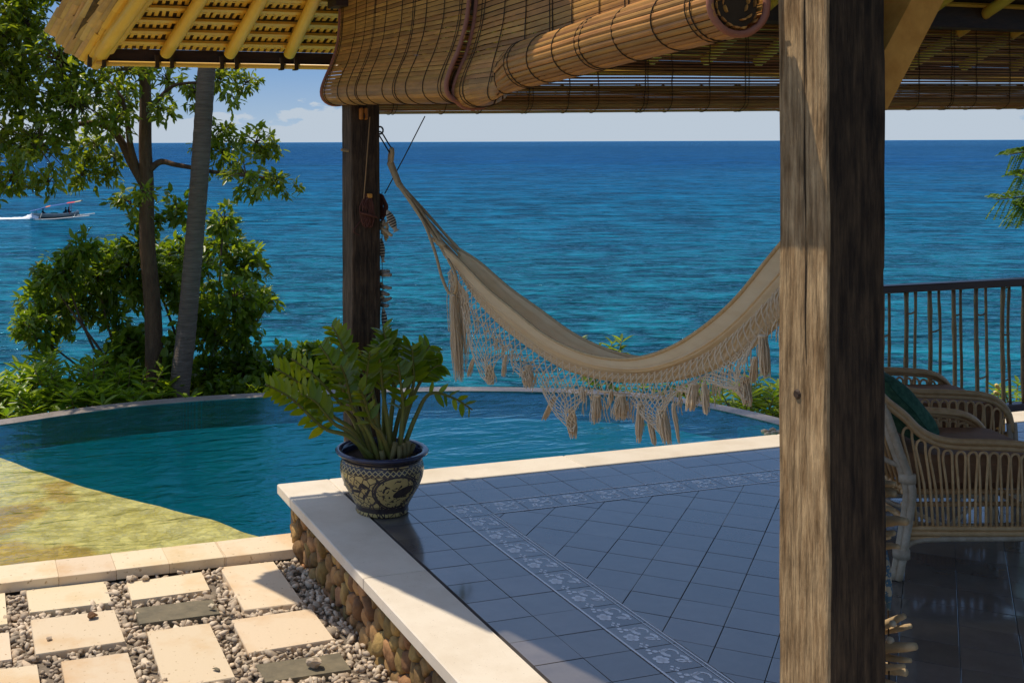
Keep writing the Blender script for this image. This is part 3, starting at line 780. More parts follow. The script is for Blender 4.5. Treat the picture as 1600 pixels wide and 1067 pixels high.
# plain tiles outside the border
ys = [BY1 - TS * i for i in range(0, 32)]
for i in range(2):
    x1 = BX0 - TS * i; x0 = max(CX0, x1 - TS)
    yy = BY1 + 2 * TS
    while yy > YN:
        y1_ = min(yy, CY1); y0_ = yy - TS
        if y1_ - y0_ > .01: tiles.append((rect(x0, y0_, x1, y1_), 0))
        yy -= TS
for j in range(2):
    y0 = BY1 + TS * j; y1 = min(CY1, y0 + TS)
    x = BX0
    while x < XR: tiles.append((rect(x, y0, min(x + TS, XR), y1), 0)); x += TS
# border tiles
border = []
yy = BY1
while yy > YN: border.append((rect(BX0, yy - TS, BX1, yy), 'v')); yy -= TS
x = BX1
while x < XR: border.append((rect(x, BY0, min(x + TS, XR), BY1), 'h')); x += TS
# diagonal field
H = 0.1225
cx0, cy0 = 2.734, 4.245
for i in range(-40, 41):
    for j in range(-40, 41):
        if (i + j) % 2: continue
        cx, cy = cx0 + i * H, cy0 + j * H
        if cx < BX1 - H or cx > XR + H or cy > BY0 + H or cy < YN: continue
        poly = [(cx - H, cy), (cx, cy - H), (cx + H, cy), (cx, cy + H)]
        for nx, ny, d_ in ((-1, 0, -BX1), (1, 0, XR), (0, 1, BY0), (0, -1, -YN)):
            poly = clip(poly, nx, ny, d_)
            if len(poly) < 3: break
        if len(poly) >= 3 and abs(area2(poly)) > .002:
            tiles.append((poly, 0))
def in_view(c):
    d = Vector((c[0], c[1], -EYE)); X = CY_ * d.x - SY_ * d.y; Y = SY_ * d.x + CY_ * d.y
    if Y < .3: return False
    px = PCX + FPX * X / Y; py = PCY + FPX * EYE / Y
    return -60 < px < 1660 and py < 1130
tl = []
for poly, k_ in tiles:
    c = (sum(p[0] for p in poly) / len(poly), sum(p[1] for p in poly) / len(poly))
    tl.append((0 if in_view(c) else 1, math.hypot(*c), poly, c))
tl.sort(key=lambda t: (t[0], t[1]))
rest = G()
for idx, (hid, dist, poly, c) in enumerate(tl):
    loc = [(p[0] - c[0], p[1] - c[1]) for p in poly]
    vf = tile_vf(loc)
    if vf is None: continue
    dz = random.uniform(-.0006, .0006)
    if idx < 290 and not hid:
        o = obj('floor_tile', vf, m_tile, terrace); o.location = (c[0], c[1], dz)
        o.rotation_euler = (random.uniform(-.0016, .0016), random.uniform(-.0016, .0016), 0)
    else:
        rest.add(([(v[0] + c[0], v[1] + c[1], v[2] + dz) for v in vf[0]], vf[1]))
stuff(obj('floor_tiles', rest.vf(), m_tile, terrace))
# border motif: scroll, leaf and dots, a thin inlay in each border tile, with light lines along both sides
def motif():
    g = G(); z = 0.0005
    def fan(P): g.add(([(p[0], p[1], z) for p in P], [tuple(range(len(P)))]))
    def arc(cx, cy, r0, w0, w1, a0, a1, n_=16):
        V, F = [], []
        for i in range(n_ + 1):
            t = i / n_; a = R(a0 + (a1 - a0) * t); w_ = w0 + (w1 - w0) * t
            V += [(cx + (r0 - w_ / 2) * math.cos(a), cy + (r0 - w_ / 2) * math.sin(a), z), (cx + (r0 + w_ / 2) * math.cos(a), cy + (r0 + w_ / 2) * math.sin(a), z)]
        for i in range(n_): F.append((2 * i, 2 * i + 1, 2 * i + 3, 2 * i + 2) if a1 > a0 else (2 * i, 2 * i + 2, 2 * i + 3, 2 * i + 1))
        g.add((V, F))
    def disc(cx, cy, r_, n_=10, sx=1, sy=1): fan([(cx + r_ * sx * math.cos(2 * math.pi * i / n_), cy + r_ * sy * math.sin(2 * math.pi * i / n_)) for i in range(n_)])
    # tile-local frame: u along the border, v across (outer side is -v)
    arc(-.030, .020, .024, .006, .017, 40, 330)       # big scroll
    arc(.018, .026, .020, .016, .006, 150, -90)        # counter scroll
    arc(.052, .010, .032, .012, .008, 95, 190)         # linking stem
    arc(-.072, .004, .026, .008, .012, 60, -30)
    for a in (0, 72, 144, 216, 288):                   # leaf of five lobes
        disc(.005 + .017 * math.cos(R(a + 90)), -.034 + .015 * math.sin(R(a + 90)), .0115)
    disc(.005, -.034, .012)
    for dx, dy in ((.056, -.030), (.070, -.041), (.070, -.019), (.082, -.030)):
        fan([(dx - .008, dy), (dx, dy - .0065), (dx + .008, dy), (dx, dy + .0065)])
    disc(-.052, -.020, .009); disc(-.066, -.036, .008); disc(-.046, -.042, .0075)
    return g.vf()
mot = mesh('border_motif', *motif()[:2], m_motif)
lines = G()
for poly, k_ in border:
    c = (sum(p[0] for p in poly) / 4, sum(p[1] for p in poly) / 4)
    if not (in_view(c) or c[1] > 1.5): continue
    vf = tile_vf([(p[0] - c[0], p[1] - c[1]) for p in poly])
    if vf is None: continue
    o = obj('border_tile', vf, m_tile_b if 'm_tile_b' in globals() else m_tile, terrace); o.location = (c[0], c[1], 0)
    if poly[1][0] - poly[0][0] > .15:
        q = inst('border_motif', mot, o, (0, 0, 0.0), (0, 0, R(-90) if k_ == 'v' else R(0)))
        if k_ == 'h': q.rotation_euler = (0, 0, R(180))
for x, y0, y1, w_ in ((BX0 + .006, YN, BY1, .008), (BX1 - .006, YN, BY0 + .01, .007), (BX1 - .022, YN, BY0 + .02, .004)):
    lines.add(([(x - w_ / 2, y0, .0011), (x + w_ / 2, y0, .0011), (x + w_ / 2, y1, .0011), (x - w_ / 2, y1, .0011)], [(0, 1, 2, 3)]))
for y, x0, x1, w_ in ((BY1 - .006, BX0, XR, .008), (BY0 + .006, BX1, XR, .007)):
    lines.add(([(x0, y - w_ / 2, .0014), (x1, y - w_ / 2, .0014), (x1, y + w_ / 2, .0014), (x0, y + w_ / 2, .0014)], [(0, 1, 2, 3)]))
obj('border_line', lines.vf()[:2], m_motif, terrace)
# stone coping round the terrace
for i, (y0, y1) in enumerate(((5.300, 4.05), (4.05, 2.8), (2.8, 1.5), (1.5, 0.2))):
    obj('coping_slab', bbox_bev((1.505, (y0 + y1) / 2, -0.021), (0.252, y0 - y1 - .0015, 0.046), 0.004), m_coping, terrace)
x = 1.632
for ln in (1.25, 1.3, 1.25, 1.25, .5):
    obj('coping_slab', bbox_bev((x + ln / 2, 5.187, -0.021), (ln - .0015, 0.228, 0.046), 0.004), m_coping, terrace); x += ln

# rubble wall under the left coping
wall = thing('stone_wall', 'low wall of rounded brown river stones under the pale terrace coping', 'stone wall', (1.43, 3.2, -0.33))
obj('mortar_bed', box((0.09, -0.9, 0.142), (0.15, 6.0, 0.285)), m_mortar, wall)
obj('bed_course', box((0.045, -0.9, 0.281), (0.16, 5.98, 0.006)), m_coping_edge, wall)
def voronoi_stones():
    y0, y1, z0, z1 = 1.9, 5.245, -0.335, -0.047
    pts = []
    tries = 0
    while len(pts) < 285 and tries < 40000:
        tries += 1
        p = (random.uniform(y0, y1), random.uniform(z0, z1)); rr = random.uniform(.050, .084)
        if all(((p[0] - q[0]) * 1.15) ** 2 + ((p[1] - q[1]) * 0.92) ** 2 > (rr * .5 + q[2] * .5) ** 2 for q in pts): pts.append((p[0], p[1], rr))
    out_ = []
    for i, p in enumerate(pts):
        poly = rect(y0, z0, y1, z1)
        poly = [(a, b) for a, b in poly]
        for j, q in enumerate(pts):
            if i == j or abs(q[0] - p[0]) > .2 or abs(q[1] - p[1]) > .2: continue
            nx, ny = q[0] - p[0], q[1] - p[1]; ln = math.hypot(nx, ny); nx /= ln; ny /= ln
            w_ = p[2] / (p[2] + q[2])
            poly = clip(poly, nx, ny, nx * p[0] + ny * p[1] + ln * w_)
            if len(poly) < 3: break
        if len(poly) >= 3: out_.append((p, poly))
    return out_
for p, poly in voronoi_stones():
    # round the cell: resample the outline, pull corners in
    n_ = 12; c = Vector((sum(q[0] for q in poly) / len(poly), sum(q[1] for q in poly) / len(poly)))
    ringp = []
    for kk in range(n_):
        a = 2 * math.pi * kk / n_; d = Vector((math.cos(a), math.sin(a))); tmin = 9
        for i in range(len(poly)):
            A, B = Vector(poly[i]), Vector(poly[(i + 1) % len(poly)]); e_ = B - A
            den = d.x * e_.y - d.y * e_.x
            if abs(den) < 1e-9: continue
            w_ = A - c; t = (w_.x * e_.y - w_.y * e_.x) / den; u = (w_.x * d.y - w_.y * d.x) / den
            if t > 0 and -1e-6 <= u <= 1 + 1e-6: tmin = min(tmin, t)
        ringp.append(min(tmin, .08))
    sm = [0.74 * ringp[k_] + .13 * (ringp[k_ - 1] + ringp[(k_ + 1) % n_]) for k_ in range(n_)]
    size = sum(sm) / n_; hgt = size * random.uniform(.45, .95); tilt = random.uniform(-.45, .45), random.uniform(-.45, .45)
    V, F = [], []
    for f_, hh in ((.95, -.25), (.93, .35), (.82, .80), (.45, .98)):
        for kk in range(n_):
            a = 2 * math.pi * kk / n_; r_ = sm[kk] * f_
            dy, dz = r_ * math.cos(a), r_ * math.sin(a)
            out_h = hgt * hh * (1 + tilt[0] * dy / size + tilt[1] * dz / size) * .8
            V.append((-out_h, dy, dz))
    V.append((-hgt * .80, 0, 0))
    for r_ in range(3):
        for kk in range(n_): F.append((r_ * n_ + kk, r_ * n_ + n_ + kk, r_ * n_ + n_ + (kk + 1) % n_, r_ * n_ + (kk + 1) % n_))
    for kk in range(n_): F.append((3 * n_ + kk, 4 * n_, 3 * n_ + (kk + 1) % n_))
    V, F = wobble((V, F), size * .22, 34, p[0] * 5)
    o = obj('stone', (V, F), m_stone, wall, smooth=True)
    o.location = (0.018, c.x - 3.2, c.y + 0.33)

# ================================================================== STRUCTURE: posts, beams, roof
def rough_post(name, cx, cy, w, z0, z1, lab, seed, notch=None, weath=True, grp='square timber posts carrying the roof'):
    g = G(); n_z = 90; prof = []
    bv = w * .05; h_ = w / 2
    ring = [(-h_ + bv, -h_), (0, -h_), (h_ - bv, -h_), (h_ - bv * .3, -h_ + bv * .3), (h_, -h_ + bv), (h_, 0), (h_, h_ - bv), (h_ - bv, h_), (0, h_), (-h_ + bv, h_), (-h_, h_ - bv), (-h_, 0), (-h_, -h_ + bv), (-h_ + bv * .3, -h_ + bv * .3)]
    V, F = [], []
    for i in range(n_z + 1):
        z = z0 + (z1 - z0) * i / n_z
        for k_, (x, y) in enumerate(ring):
            nv = mnoise.noise_vector(Vector((x * 3 + seed, y * 3, z * 1.6))) * .004 + mnoise.noise_vector(Vector((x * 20 + seed, y * 20, z * 7))) * .0022
            nv += mnoise.noise_vector(Vector((x * 60 + seed, y * 60, z * 3))) * .0016
            if notch:
                for nz_, dep, hh in notch:
                    if abs(z - nz_) < hh and x > 0 and y < 0.02 and y < 0 and k_ in (3, 4): nv += Vector((-dep, dep * .3, 0))
            V.append((x + nv.x, y + nv.y, z))
    m_ = len(ring)
    for i in range(n_z):
        for k_ in range(m_): F.append((i * m_ + k_, i * m_ + (k_ + 1) % m_, (i + 1) * m_ + (k_ + 1) % m_, (i + 1) * m_ + k_))
    F.append(tuple(range(m_ - 1, -1, -1))); F.append(tuple(range(n_z * m_, (n_z + 1) * m_)))
    t = thing(name, lab, 'post', (cx, cy, 0), 0, grp)
    MI = [0 if (f_idx < n_z * m_ and f_idx % m_ in (9, 10, 11, 12, 13)) else 1 for f_idx in range(len(F))]  # left faces get the lit tone, others a darkened one: light put into colour
    obj('shaft', (V, F, MI), [m_post if weath else m_post_dull, m_post_shaded], t)
    return t
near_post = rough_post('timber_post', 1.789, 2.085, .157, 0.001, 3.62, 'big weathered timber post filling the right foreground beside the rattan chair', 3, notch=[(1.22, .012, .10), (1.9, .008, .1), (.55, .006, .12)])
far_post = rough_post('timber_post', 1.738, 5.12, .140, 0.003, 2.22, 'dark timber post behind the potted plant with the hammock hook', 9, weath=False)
# peg, crack and knot
V, F = tube([(-.0775, .012, 1.05), (-.083, .012, 1.05)], [.012, .008], 10); obj('knot', (V, F), m_darkwood, near_post)
obj('crack', tube([Vector((-.0785, -.014 + .006 * mnoise.noise(Vector((z_ * 4, 2, 1))), z_)) for z_ in np.linspace(1.12, 1.92, 30)], [.0004 + .0016 * abs(math.sin(i * .31)) for i in range(30)], 5), m_string, near_post)
V, F = tube([(-.068, -.03, 1.56), (-.105, -.03, 1.565)], [.007, .006], 8); obj('peg', (V, F), m_driftwood, far_post)
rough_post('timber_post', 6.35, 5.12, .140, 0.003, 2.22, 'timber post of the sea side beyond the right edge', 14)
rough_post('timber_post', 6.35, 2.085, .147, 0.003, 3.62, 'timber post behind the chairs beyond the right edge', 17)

PITCH, ZE, YE = 0.47, 2.03, 5.70
def roof_z(y, d=0.0): return ZE + PITCH * (YE - y) + d
def roof_at(px, py, d=0.0):
    r_ = ray(px, py); t = (ZE + d + PITCH * YE - EYE) / (r_.z + PITCH * r_.y); return Vector((0, 0, EYE)) + r_ * t
roof = thing('pavilion_roof', 'thatched pavilion roof with golden bamboo underside over the terrace', 'roof', (3.5, 3.0, 2.2))
RL = Vector((3.5, 3.0, 2.2))
def rl(VF): return [Vector(v) - RL for v in VF[0]], VF[1]
verge = [(.47, 5.72), (.60, 5.106), (.688, 4.837), (.735, 4.615), (.780, 4.311), (.806, 4.114), (.86, 3.82), (1.10, 3.43), (1.30, 3.47), (1.48, 3.38), (1.52, 2.0)]  # unseen inner stretch is notched to let sun onto the near blind
RIDGE_Y = 2.0
poly = verge + [(7.4, 2.0), (7.4, 5.72)]
V = [(x, y, roof_z(y, .035)) for x, y in poly] + [(x, y, roof_z(y, .16)) for x, y in poly]; n = len(poly)
F = [tuple(range(n - 1, -1, -1)), tuple(range(n, 2 * n))] + [(i, (i + 1) % n, n + (i + 1) % n, n + i) for i in range(n)]
obj('thatch', rl((V, F)), m_thatch, roof)
back = [(1.52, 1.998), (1.7, -1.6), (7.4, -1.6), (7.4, 1.998)]
zb = lambda y, d: roof_z(RIDGE_Y, d) - .47 * (RIDGE_Y - y)
V = [(x, y, zb(y, .035)) for x, y in back] + [(x, y, zb(y, .16)) for x, y in back]
obj('thatch', rl((V, [(3, 2, 1, 0), (4, 5, 6, 7), (0, 1, 5, 4), (1, 2, 6, 5), (2, 3, 7, 6), (3, 0, 4, 7)])), m_thatch, roof)
# beams on the posts
obj('wall_plate', rl(beam((1.60, 5.12, 2.285), (7.3, 5.12, 2.285), .13, .13)), m_darkwood, roof)
obj('wall_plate', rl(beam((1.797, 5.05, 2.286), (1.797, 2.16, 2.286), .12, .13)), m_darkwood, roof)
obj('tie_beam', rl(beam((1.875, 2.085, 2.42), (7.3, 2.085, 2.42), .11, .14)), m_darkwood, roof)
obj('ridge_beam', rl(beam((1.6, 2.085, 3.66), (7.3, 2.085, 3.66), .12, .10)), m_darkwood, roof)
# soffit: battens and the rows of looped bamboo shingle tails between them
row_y = [roof_at(350, py).y for py in (71, 54.5, 37.5, 18.5)]
dy = (row_y[0] - row_y[-1]) / 3
rows = [row_y[0] + dy * .9] + row_y + [row_y[-1] - dy * i for i in range(1, 14)]
tabs = G()
def verge_x(y):
    for (x0, y0), (x1, y1) in zip(verge[:-1], verge[1:]):
        if y1 <= y <= y0: return x0 + (x1 - x0) * (y0 - y) / (y0 - y1)
    return verge[-1][0]
for i, y in enumerate(rows[1:]):
    x0 = max(verge_x(y) + .02, roof_at(157, 84).x + (roof_at(214, 6).x - roof_at(157, 84).x) * (roof_at(157, 84).y - y) / (roof_at(157, 84).y - roof_at(214, 6).y))
    obj('batten', rl(beam((x0, y, roof_z(y, .006)), (7.3, y, roof_z(y, .006)), .026, .014, (0, PITCH, 1))), m_bamboo, roof)
    if i > 7: continue
    x = x0 + .01
    while x < (2.1 if i < 7 else x0):
        w_ = random.uniform(.014, .020); j = random.uniform(-.003, .003)
        ya, yb = y + dy * .96, y + .012
        tabs.add(beam((x + j, ya, roof_z(ya, .024)), (x - j, yb, roof_z(yb, .012 + random.uniform(-.003, .003))), w_, .006, (0, PITCH, 1)))
        if random.random() < .85:
            ym = y + dy * .52
            tabs.add(beam((x + .008, ym, roof_z(ym, .020)), (x + .026, ym, roof_z(ym, .020)), .010, .007, (0, PITCH, 1)))
        x += random.uniform(.031, .037)
obj('shingle_tails', rl(tabs.vf()[:2]), m_bamboo, roof)['kind'] = 'stuff'
# rafters: bamboo poles
for a, b, c_, d_, r_ in ((157, 84, 214, 6, .033), (259, 84, 311, 4, .031), (359, 85, 403, 9, .031), (452, 85, 486, 12, .030)):
    P, Q = roof_at(a, b, -.035), roof_at(c_, d_, -.035); dr = (Q - P); Q = P + dr * 3.4
    pts = [P.lerp(Q, t) for t in np.linspace(0, 1, 12)]
    V, F = tube(pts, [r_ * .96] + [r_ * (1 + (.05 if i % 4 == 1 else 0)) for i in range(1, 12)], 14)
    obj('rafter', rl((V, F)), m_bamboo, roof, smooth=True)
for x in (1.95, 2.27, 2.6, 2.93, 3.26, 3.6, 3.95, 4.3, 4.65, 5.0, 5.4, 5.8, 6.2):
    V, F = tube([(x, 5.60, roof_z(5.60, -.03)), (x, 2.05, roof_z(2.05, -.03))], .031, 12); obj('rafter', rl((V, F)), m_bamboo, roof, smooth=True)
# eave board and the bamboo pole under it, tied with dark straps
eb0, eb1 = at_y(140, 86, 5.735), at_y(560, 92, 5.735)
obj('eave_board', rl(beam((.60, 5.735, eb0.z), (7.3, 5.735, eb0.z + .0), .014, .062)), m_darkwood, roof)
ep = at_y(150, 99, 5.715)
V, F = tube([(.60, 5.715, ep.z), (7.3, 5.715, ep.z)], .0135, 10); obj('eave_pole', rl((V, F)), m_bamboo, roof, smooth=True)
for px in (140, 162, 245, 268, 346, 369, 440, 462):
    p = at_y(px, 99, 5.715)
    obj('strap', rl(box((p.x, 5.722, ep.z + .012), (.019, .050, .062))), m_string, roof)
# verge: split bamboo shingles laid in staggered courses along the left edge
dv = (roof_at(214, 6) - roof_at(157, 84)).normalized()
for c_ in range(11):
    f_ = c_ / 10
    # foot of each course steps from beside the first rafter out to the corner tip
    foot = roof_at(150, 97, .0).lerp(at_d(82, 56, 5.53), f_ ** .9) + Vector((0, 0, .003 * c_ - .028 * (1 - f_)))
    dirv = dv.lerp(Vector((.20, -1, PITCH * 1.0)).normalized(), f_ * .35).normalized()
    s0 = -random.uniform(0, .03)
    for k_ in range(9):
        ln = random.uniform(.12, .2); r_ = random.uniform(.020, .028)
        A = foot + dirv * s0; B = foot + dirv * (s0 + ln + .05) + Vector((0, 0, .012))
        A = A + Vector((random.uniform(-.006, .006), 0, random.uniform(-.005, .005)))
        V, F = [], []
        s_ = dirv.cross(Vector((0, 0, 1))).normalized(); u_ = s_.cross(dirv).normalized()
        for P in (A, B):
            for q in range(7):
                an = math.pi * q / 6; V.append(P + s_ * (math.cos(an) * r_ * 1.35) - u_ * (math.sin(an) * r_ * .6))
            for q in range(7):
                an = math.pi * (6 - q) / 6; V.append(P + s_ * (math.cos(an) * (r_ * 1.35 - .004)) - u_ * (math.sin(an) * (r_ * .6 - .004)))
        F = [(q, (q + 1) % 14, 14 + (q + 1) % 14, 14 + q) for q in range(14)] + [tuple(range(14))[::-1], tuple(range(14, 28))]
        obj('bamboo_shingle', rl((V, F)), m_bamboo_old if f_ > .25 else m_bamboo, roof)
        s0 += ln
        if k_ > 6 and c_ < 6: break
# brace from the near post up to the tie beam
bp = at_x(1372, 150, 1.90); bq = Vector((2.31, 2.085, 2.36))
bp = Vector((1.872, 2.085, 1.685))
obj('knee_brace', rl(beam(bp, bq, .075, .085, (0, -1, 0))), m_brace, roof)
obj('knee_brace', rl(beam((1.80, 5.06, 1.98), (1.80, 4.8, 2.24), .05, .06)), m_darkwood, roof)

# ================================================================== BLINDS
def profile_points(kind):
    """(outward offset, z) down the sheet and round the roll"""
    P = []
    if kind == 'inward':                               # cloth falls over the outside of its roll
        base = [(0, 2.28), (.002, 2.16), (.014, 2.05), (.040, 1.96), (.072, 1.89), (.092, 1.835), (.088, 1.795), (.060, 1.770), (.020, 1.763), (-.025, 1.772), (-.055, 1.80), (-.062, 1.84), (-.045, 1.875), (-.01, 1.89), (.025, 1.875), (.04, 1.84), (.03, 1.805), (0, 1.795)]
        return [Vector((o, 0, z)) for o, z in base]
    P = [Vector((0, 0, z)) for z in (2.28, 2.2, 2.1, 2.0, 1.90)]
    cx, cz, r_ = .080, 1.851, .080
    for i in range(1, 64):
        a = math.pi + 2 * math.pi * i / 20; rr = r_ - .0009 * i
        P.append(Vector((cx + rr * math.cos(a) * (1.0), 0, cz + rr * math.sin(a) * .95)))
    return P
def resample(P, step):
    s = [0]
    for a, b in zip(P[:-1], P[1:]): s.append(s[-1] + (b - a).length)
    o = []; d = 0; i = 0
    while d < s[-1] - 1e-6:
        while s[i + 1] < d: i += 1
        o.append(P[i].lerp(P[i + 1], (d - s[i]) / max(1e-9, s[i + 1] - s[i]))); d += step
    return o
def blind(name, label, along, e0, e1, base, sign, kind, zoff, step=.0175, fill=.93, mat=None, strings=8, trims=(True, True), thick=.003, maxs=120, skew=0.0, drop=0.0):
    """along: 'x' or 'y' axis of the slats; base: the coordinate of the hanging plane; sign: outward direction"""
    t = thing(name, label, 'blind', ((e0 + e1) / 2 if along == 'x' else base, base if along == 'x' else (e0 + e1) / 2, 2.28), 0, 'rolled bamboo blinds under the eaves')
    org = Vector(t.location)
    ppo = resample(cr_spline(profile_points('outward' if kind == 'blend' else kind), 4), step)[:maxs]
    ppi = resample(cr_spline(profile_points('inward'), 4), step)
    ppi = ppi + [ppi[-1]] * max(0, len(ppo) - len(ppi))
    def prof_at(s):
        if kind != 'blend': return ppo
        w_ = max(0.0, min(1.0, (3.62 - s) / .40)); w_ = w_ * w_ * (3 - 2 * w_)
        return [a.lerp(b, w_) for a, b in zip(ppi, ppo)]
    pp = ppo
    def place(o, s, z):
        return (Vector((s, base + sign * o, z)) if along == 'x' else Vector((base + sign * o, s, z))) - org
    ns = 12
    rows_ = []
    for k_ in range(ns + 1): rows_.append(prof_at(e0 + (e1 - e0) * k_ / ns))
    for i in range(len(pp)):
        w_ = step * (fill if abs(pp[i].x) < .004 else max(fill, .97)) * random.uniform(.9, 1.04)
        V, F = [], []; j0, j1 = random.uniform(-.012, .012), random.uniform(-.012, .012)
        th = thick * random.uniform(.8, 1.3)
        for k_ in range(ns + 1):
            q_ = rows_[k_]; p = q_[i]
            tg = q_[min(i + 1, len(q_) - 1)] - q_[max(i - 1, 0)]; tg = tg.normalized() if tg.length > 1e-6 else Vector((0, 0, -1)); nm = Vector((-tg.z, 0, tg.x))
            f_ = k_ / ns; s = e0 + j0 + (e1 + j1 - e0 - j0) * f_
            k2 = mnoise.noise(Vector((s * 2.3, p.z * 3, base))) * .006 * min(1, i / 12)
            wv = mnoise.noise(Vector((s * 3.5, i * .35, base * 3))) * .0016
            zz = zoff(s) * min(1.0, max(0.0, (2.28 - p.z) / .35))
            for o_, z_ in ((-w_ / 2, 0), (-w_ * .2, th), (w_ * .2, th), (w_ / 2, 0), (0, -.001)):
                q = p + tg * o_ + nm * (-z_)
                V.append(place(q.x + k2 * .6, s, q.z + zz + wv + k2 * .3))
        m5 = 5
        for k_ in range(ns):
            for a in range(m5): F.append((k_ * m5 + a, k_ * m5 + (a + 1) % m5, (k_ + 1) * m5 + (a + 1) % m5, (k_ + 1) * m5 + a))
        F += [tuple(range(m5))[::-1], tuple(range(ns * m5, ns * m5 + m5))]
        obj('slat', (V, F), mat or m_slat, t)
    def follow(s, off, r_, nm_, m_, flat=1.0, n_=5, wav=.008):
        sd = random.uniform(0, 50); prof = prof_at(s); g_ = G()
        for side in ((1, -1) if off else (1,)):              # the tie string runs down both faces of the slats
            P = []
            for i, p in enumerate(prof[: int(len(prof) * (.97 if r_ < .005 or kind == 'inward' else .58))]):
                tg = prof[min(i + 1, len(prof) - 1)] - prof[max(i - 1, 0)]; tg = tg.normalized() if tg.length > 1e-6 else Vector((0, 0, -1)); nm = Vector((-tg.z, 0, tg.x))
                q = p - nm * (off if side > 0 else -.0028); zz = zoff(s) * min(1.0, max(0.0, (2.28 - p.z) / .35))
                P.append(place(q.x, s + mnoise.noise(Vector((p.z * 9, sd, i * .12))) * wav, q.z + zz))
            g_.add(tube(P, r_, n_, True))
        obj(nm_, g_.vf()[:2], m_, t, smooth=True)
    for i in range(strings):
        s = e0 + (e1 - e0) * (i + .5 + random.uniform(-.18, .18)) / strings
        follow(s, thick + .0016, .0017, 'string', m_string)
        if i % 3 == 0: follow(s + .02, thick + .0016, .0014, 'string', m_string)
    for k_, s in enumerate((e0, e1)):
        if trims[k_]: follow(s, .0, .0085, 'cloth_trim', m_trim, wav=.002, n_=8)
    return t
B0 = 1.66
z1 = lambda s: -.030 + .042 * (s - 3.7) / 1.55
blind('bamboo_blind', 'bamboo roll blind hanging left of the dark far post, red cloth edge', 'y', 3.70, 5.18, B0, -1, 'inward', z1, strings=10, trims=(True, True), maxs=60)
z2 = lambda s: -.042 + .0662 * (3.62 - s)
blind('bamboo_blind', 'sunlit bamboo blind with thick roll whose spiral end meets the near post', 'y', 3.71, 2.168, 1.692, -1, 'blend', z2, strings=10, trims=(True, True), maxs=110)
b2 = [o_ for o_ in bpy.data.objects if o_.name == 'bamboo_blind.001'][0]
obj('roll_core', ([Vector(v) - b2.location for v in tube([(1.612, 2.172, 1.851 + .052), (1.612, 3.1, 1.843)], .056, 16)[0]], tube([(0, 0, 0), (0, 1, 0)], .01, 16)[1]), m_string, b2)
z3 = lambda s: -.045 + .012 * (s - 1.85)
blind('bamboo_blind', 'long dark bamboo blind above the sea horizon with daylight through its slats', 'x', 1.86, 6.3, 5.235, 1, 'outward', z3, step=.0150, fill=.74, mat=m_slat_far, strings=20, trims=(False, False), maxs=70, thick=.0025)

# ================================================================== HAMMOCK
HX = 1.90
topc = [at_x(px, py, HX) for px, py in ((690, 384), (720, 407), (760, 447), (800, 480), (850, 520), (900, 546), (950, 559), (1000, 559), (1050, 543), (1100, 512), (1150, 468), (1200, 407), (1230, 372), (1275, 322))]
botc = [at_x(px, py, HX - .05) for px, py in ((697, 412), (730, 470), (760, 512), (800, 548), (850, 582), (900, 599), (950, 606), (1000, 606), (1050, 595), (1100, 574), (1150, 537), (1200, 490), (1230, 455), (1275, 392))]
topc = cr_spline(topc, 6); botc = cr_spline(botc, 6)
hm = thing('hammock', 'cream cotton hammock with crocheted fringe slung between the two timber posts', 'hammock', (HX, 3.4, .95))
HO = Vector(hm.location)
def hl(VF): return ([Vector(v) - HO for v in VF[0]],) + tuple(VF[1:])
nS = len(topc); nC = 40
V, F = [], []; lip = []
for i in range(nS):
    f_ = i / (nS - 1); T = topc[i]; Bm = botc[i]
    open_ = math.sin(math.pi * min(1, max(0, (f_ * .96 + .02)))) ** .8
    hw = .026 + .034 * open_                       # half width of the sling
    dz = T.z - Bm.z
    for j in range(nC + 1):
        s = j / nC * 2 - 1                        # -1 near lip .. 1 far lip
        a = s * 1.75
        x = HX + hw * (math.sin(a) + 1)
        lift = (1 - math.cos(a)) / (1 - math.cos(1.75))
        top_h = dz * (1.0 if s > 0 else .97)
        z = Bm.z + lift * top_h
        fold = (.009 + .012 * (1 - open_)) * math.sin(s * 10 + 1.2 * math.sin(f_ * 5)) * (0.4 + .6 * abs(s)) + .004 * math.sin(s * 27 + f_ * 7)
        x += fold * math.cos(a); z += fold * math.sin(abs(a)) * .6
        V.append((x, T.y * (1 - .5 * (1 - lift)) + Bm.y * .5 * (1 - lift), z))
    lip.append(Vector(V[-(nC + 1) + 9]) + Vector((-.004, 0, 0)))
for i in range(nS - 1):
    for j in range(nC):
        a = i * (nC + 1) + j; F.append((a, a + 1, a + nC + 2, a + nC + 1))
cl = obj('cloth', hl((V, F)), m_cotton, hm, smooth=True)
for rowi in (0, nC, 5, 9):          # rolled hems and the raised weave bands
    P = [V[i * (nC + 1) + rowi] for i in range(nS)]
    tv = tube(P, .0055 if rowi in (0, nC) else .004, 6); obj('hem', hl(tv), m_rope if rowi in (0, nC) else m_cotton, hm, smooth=True)
# suspension cords at the far post
eye_t = at_x(604, 240, 1.865); knot = at_x(622, 285, 1.868); head = topc[0]
g = G()
for k_ in range(14):
    a = 2 * math.pi * k_ / 14
    e_ = Vector(V[int(nC * k_ / 13)])
    st = knot + Vector((math.cos(a) * .008, 0, math.sin(a) * .008))
    mid = st.lerp(e_, .55) + Vector((math.cos(a) * .012, 0, math.sin(a) * .012 - (.012 if k_ < 3 else 0)))
    g.add(tube(cr_spline([st, mid, e_, e_ + (topc[2] - topc[0]) * .25 + Vector((0, 0, -.01))], 5), .0058, 5))
obj('suspension_cords', hl(g.vf()[:2]), m_rope, hm, smooth=True)
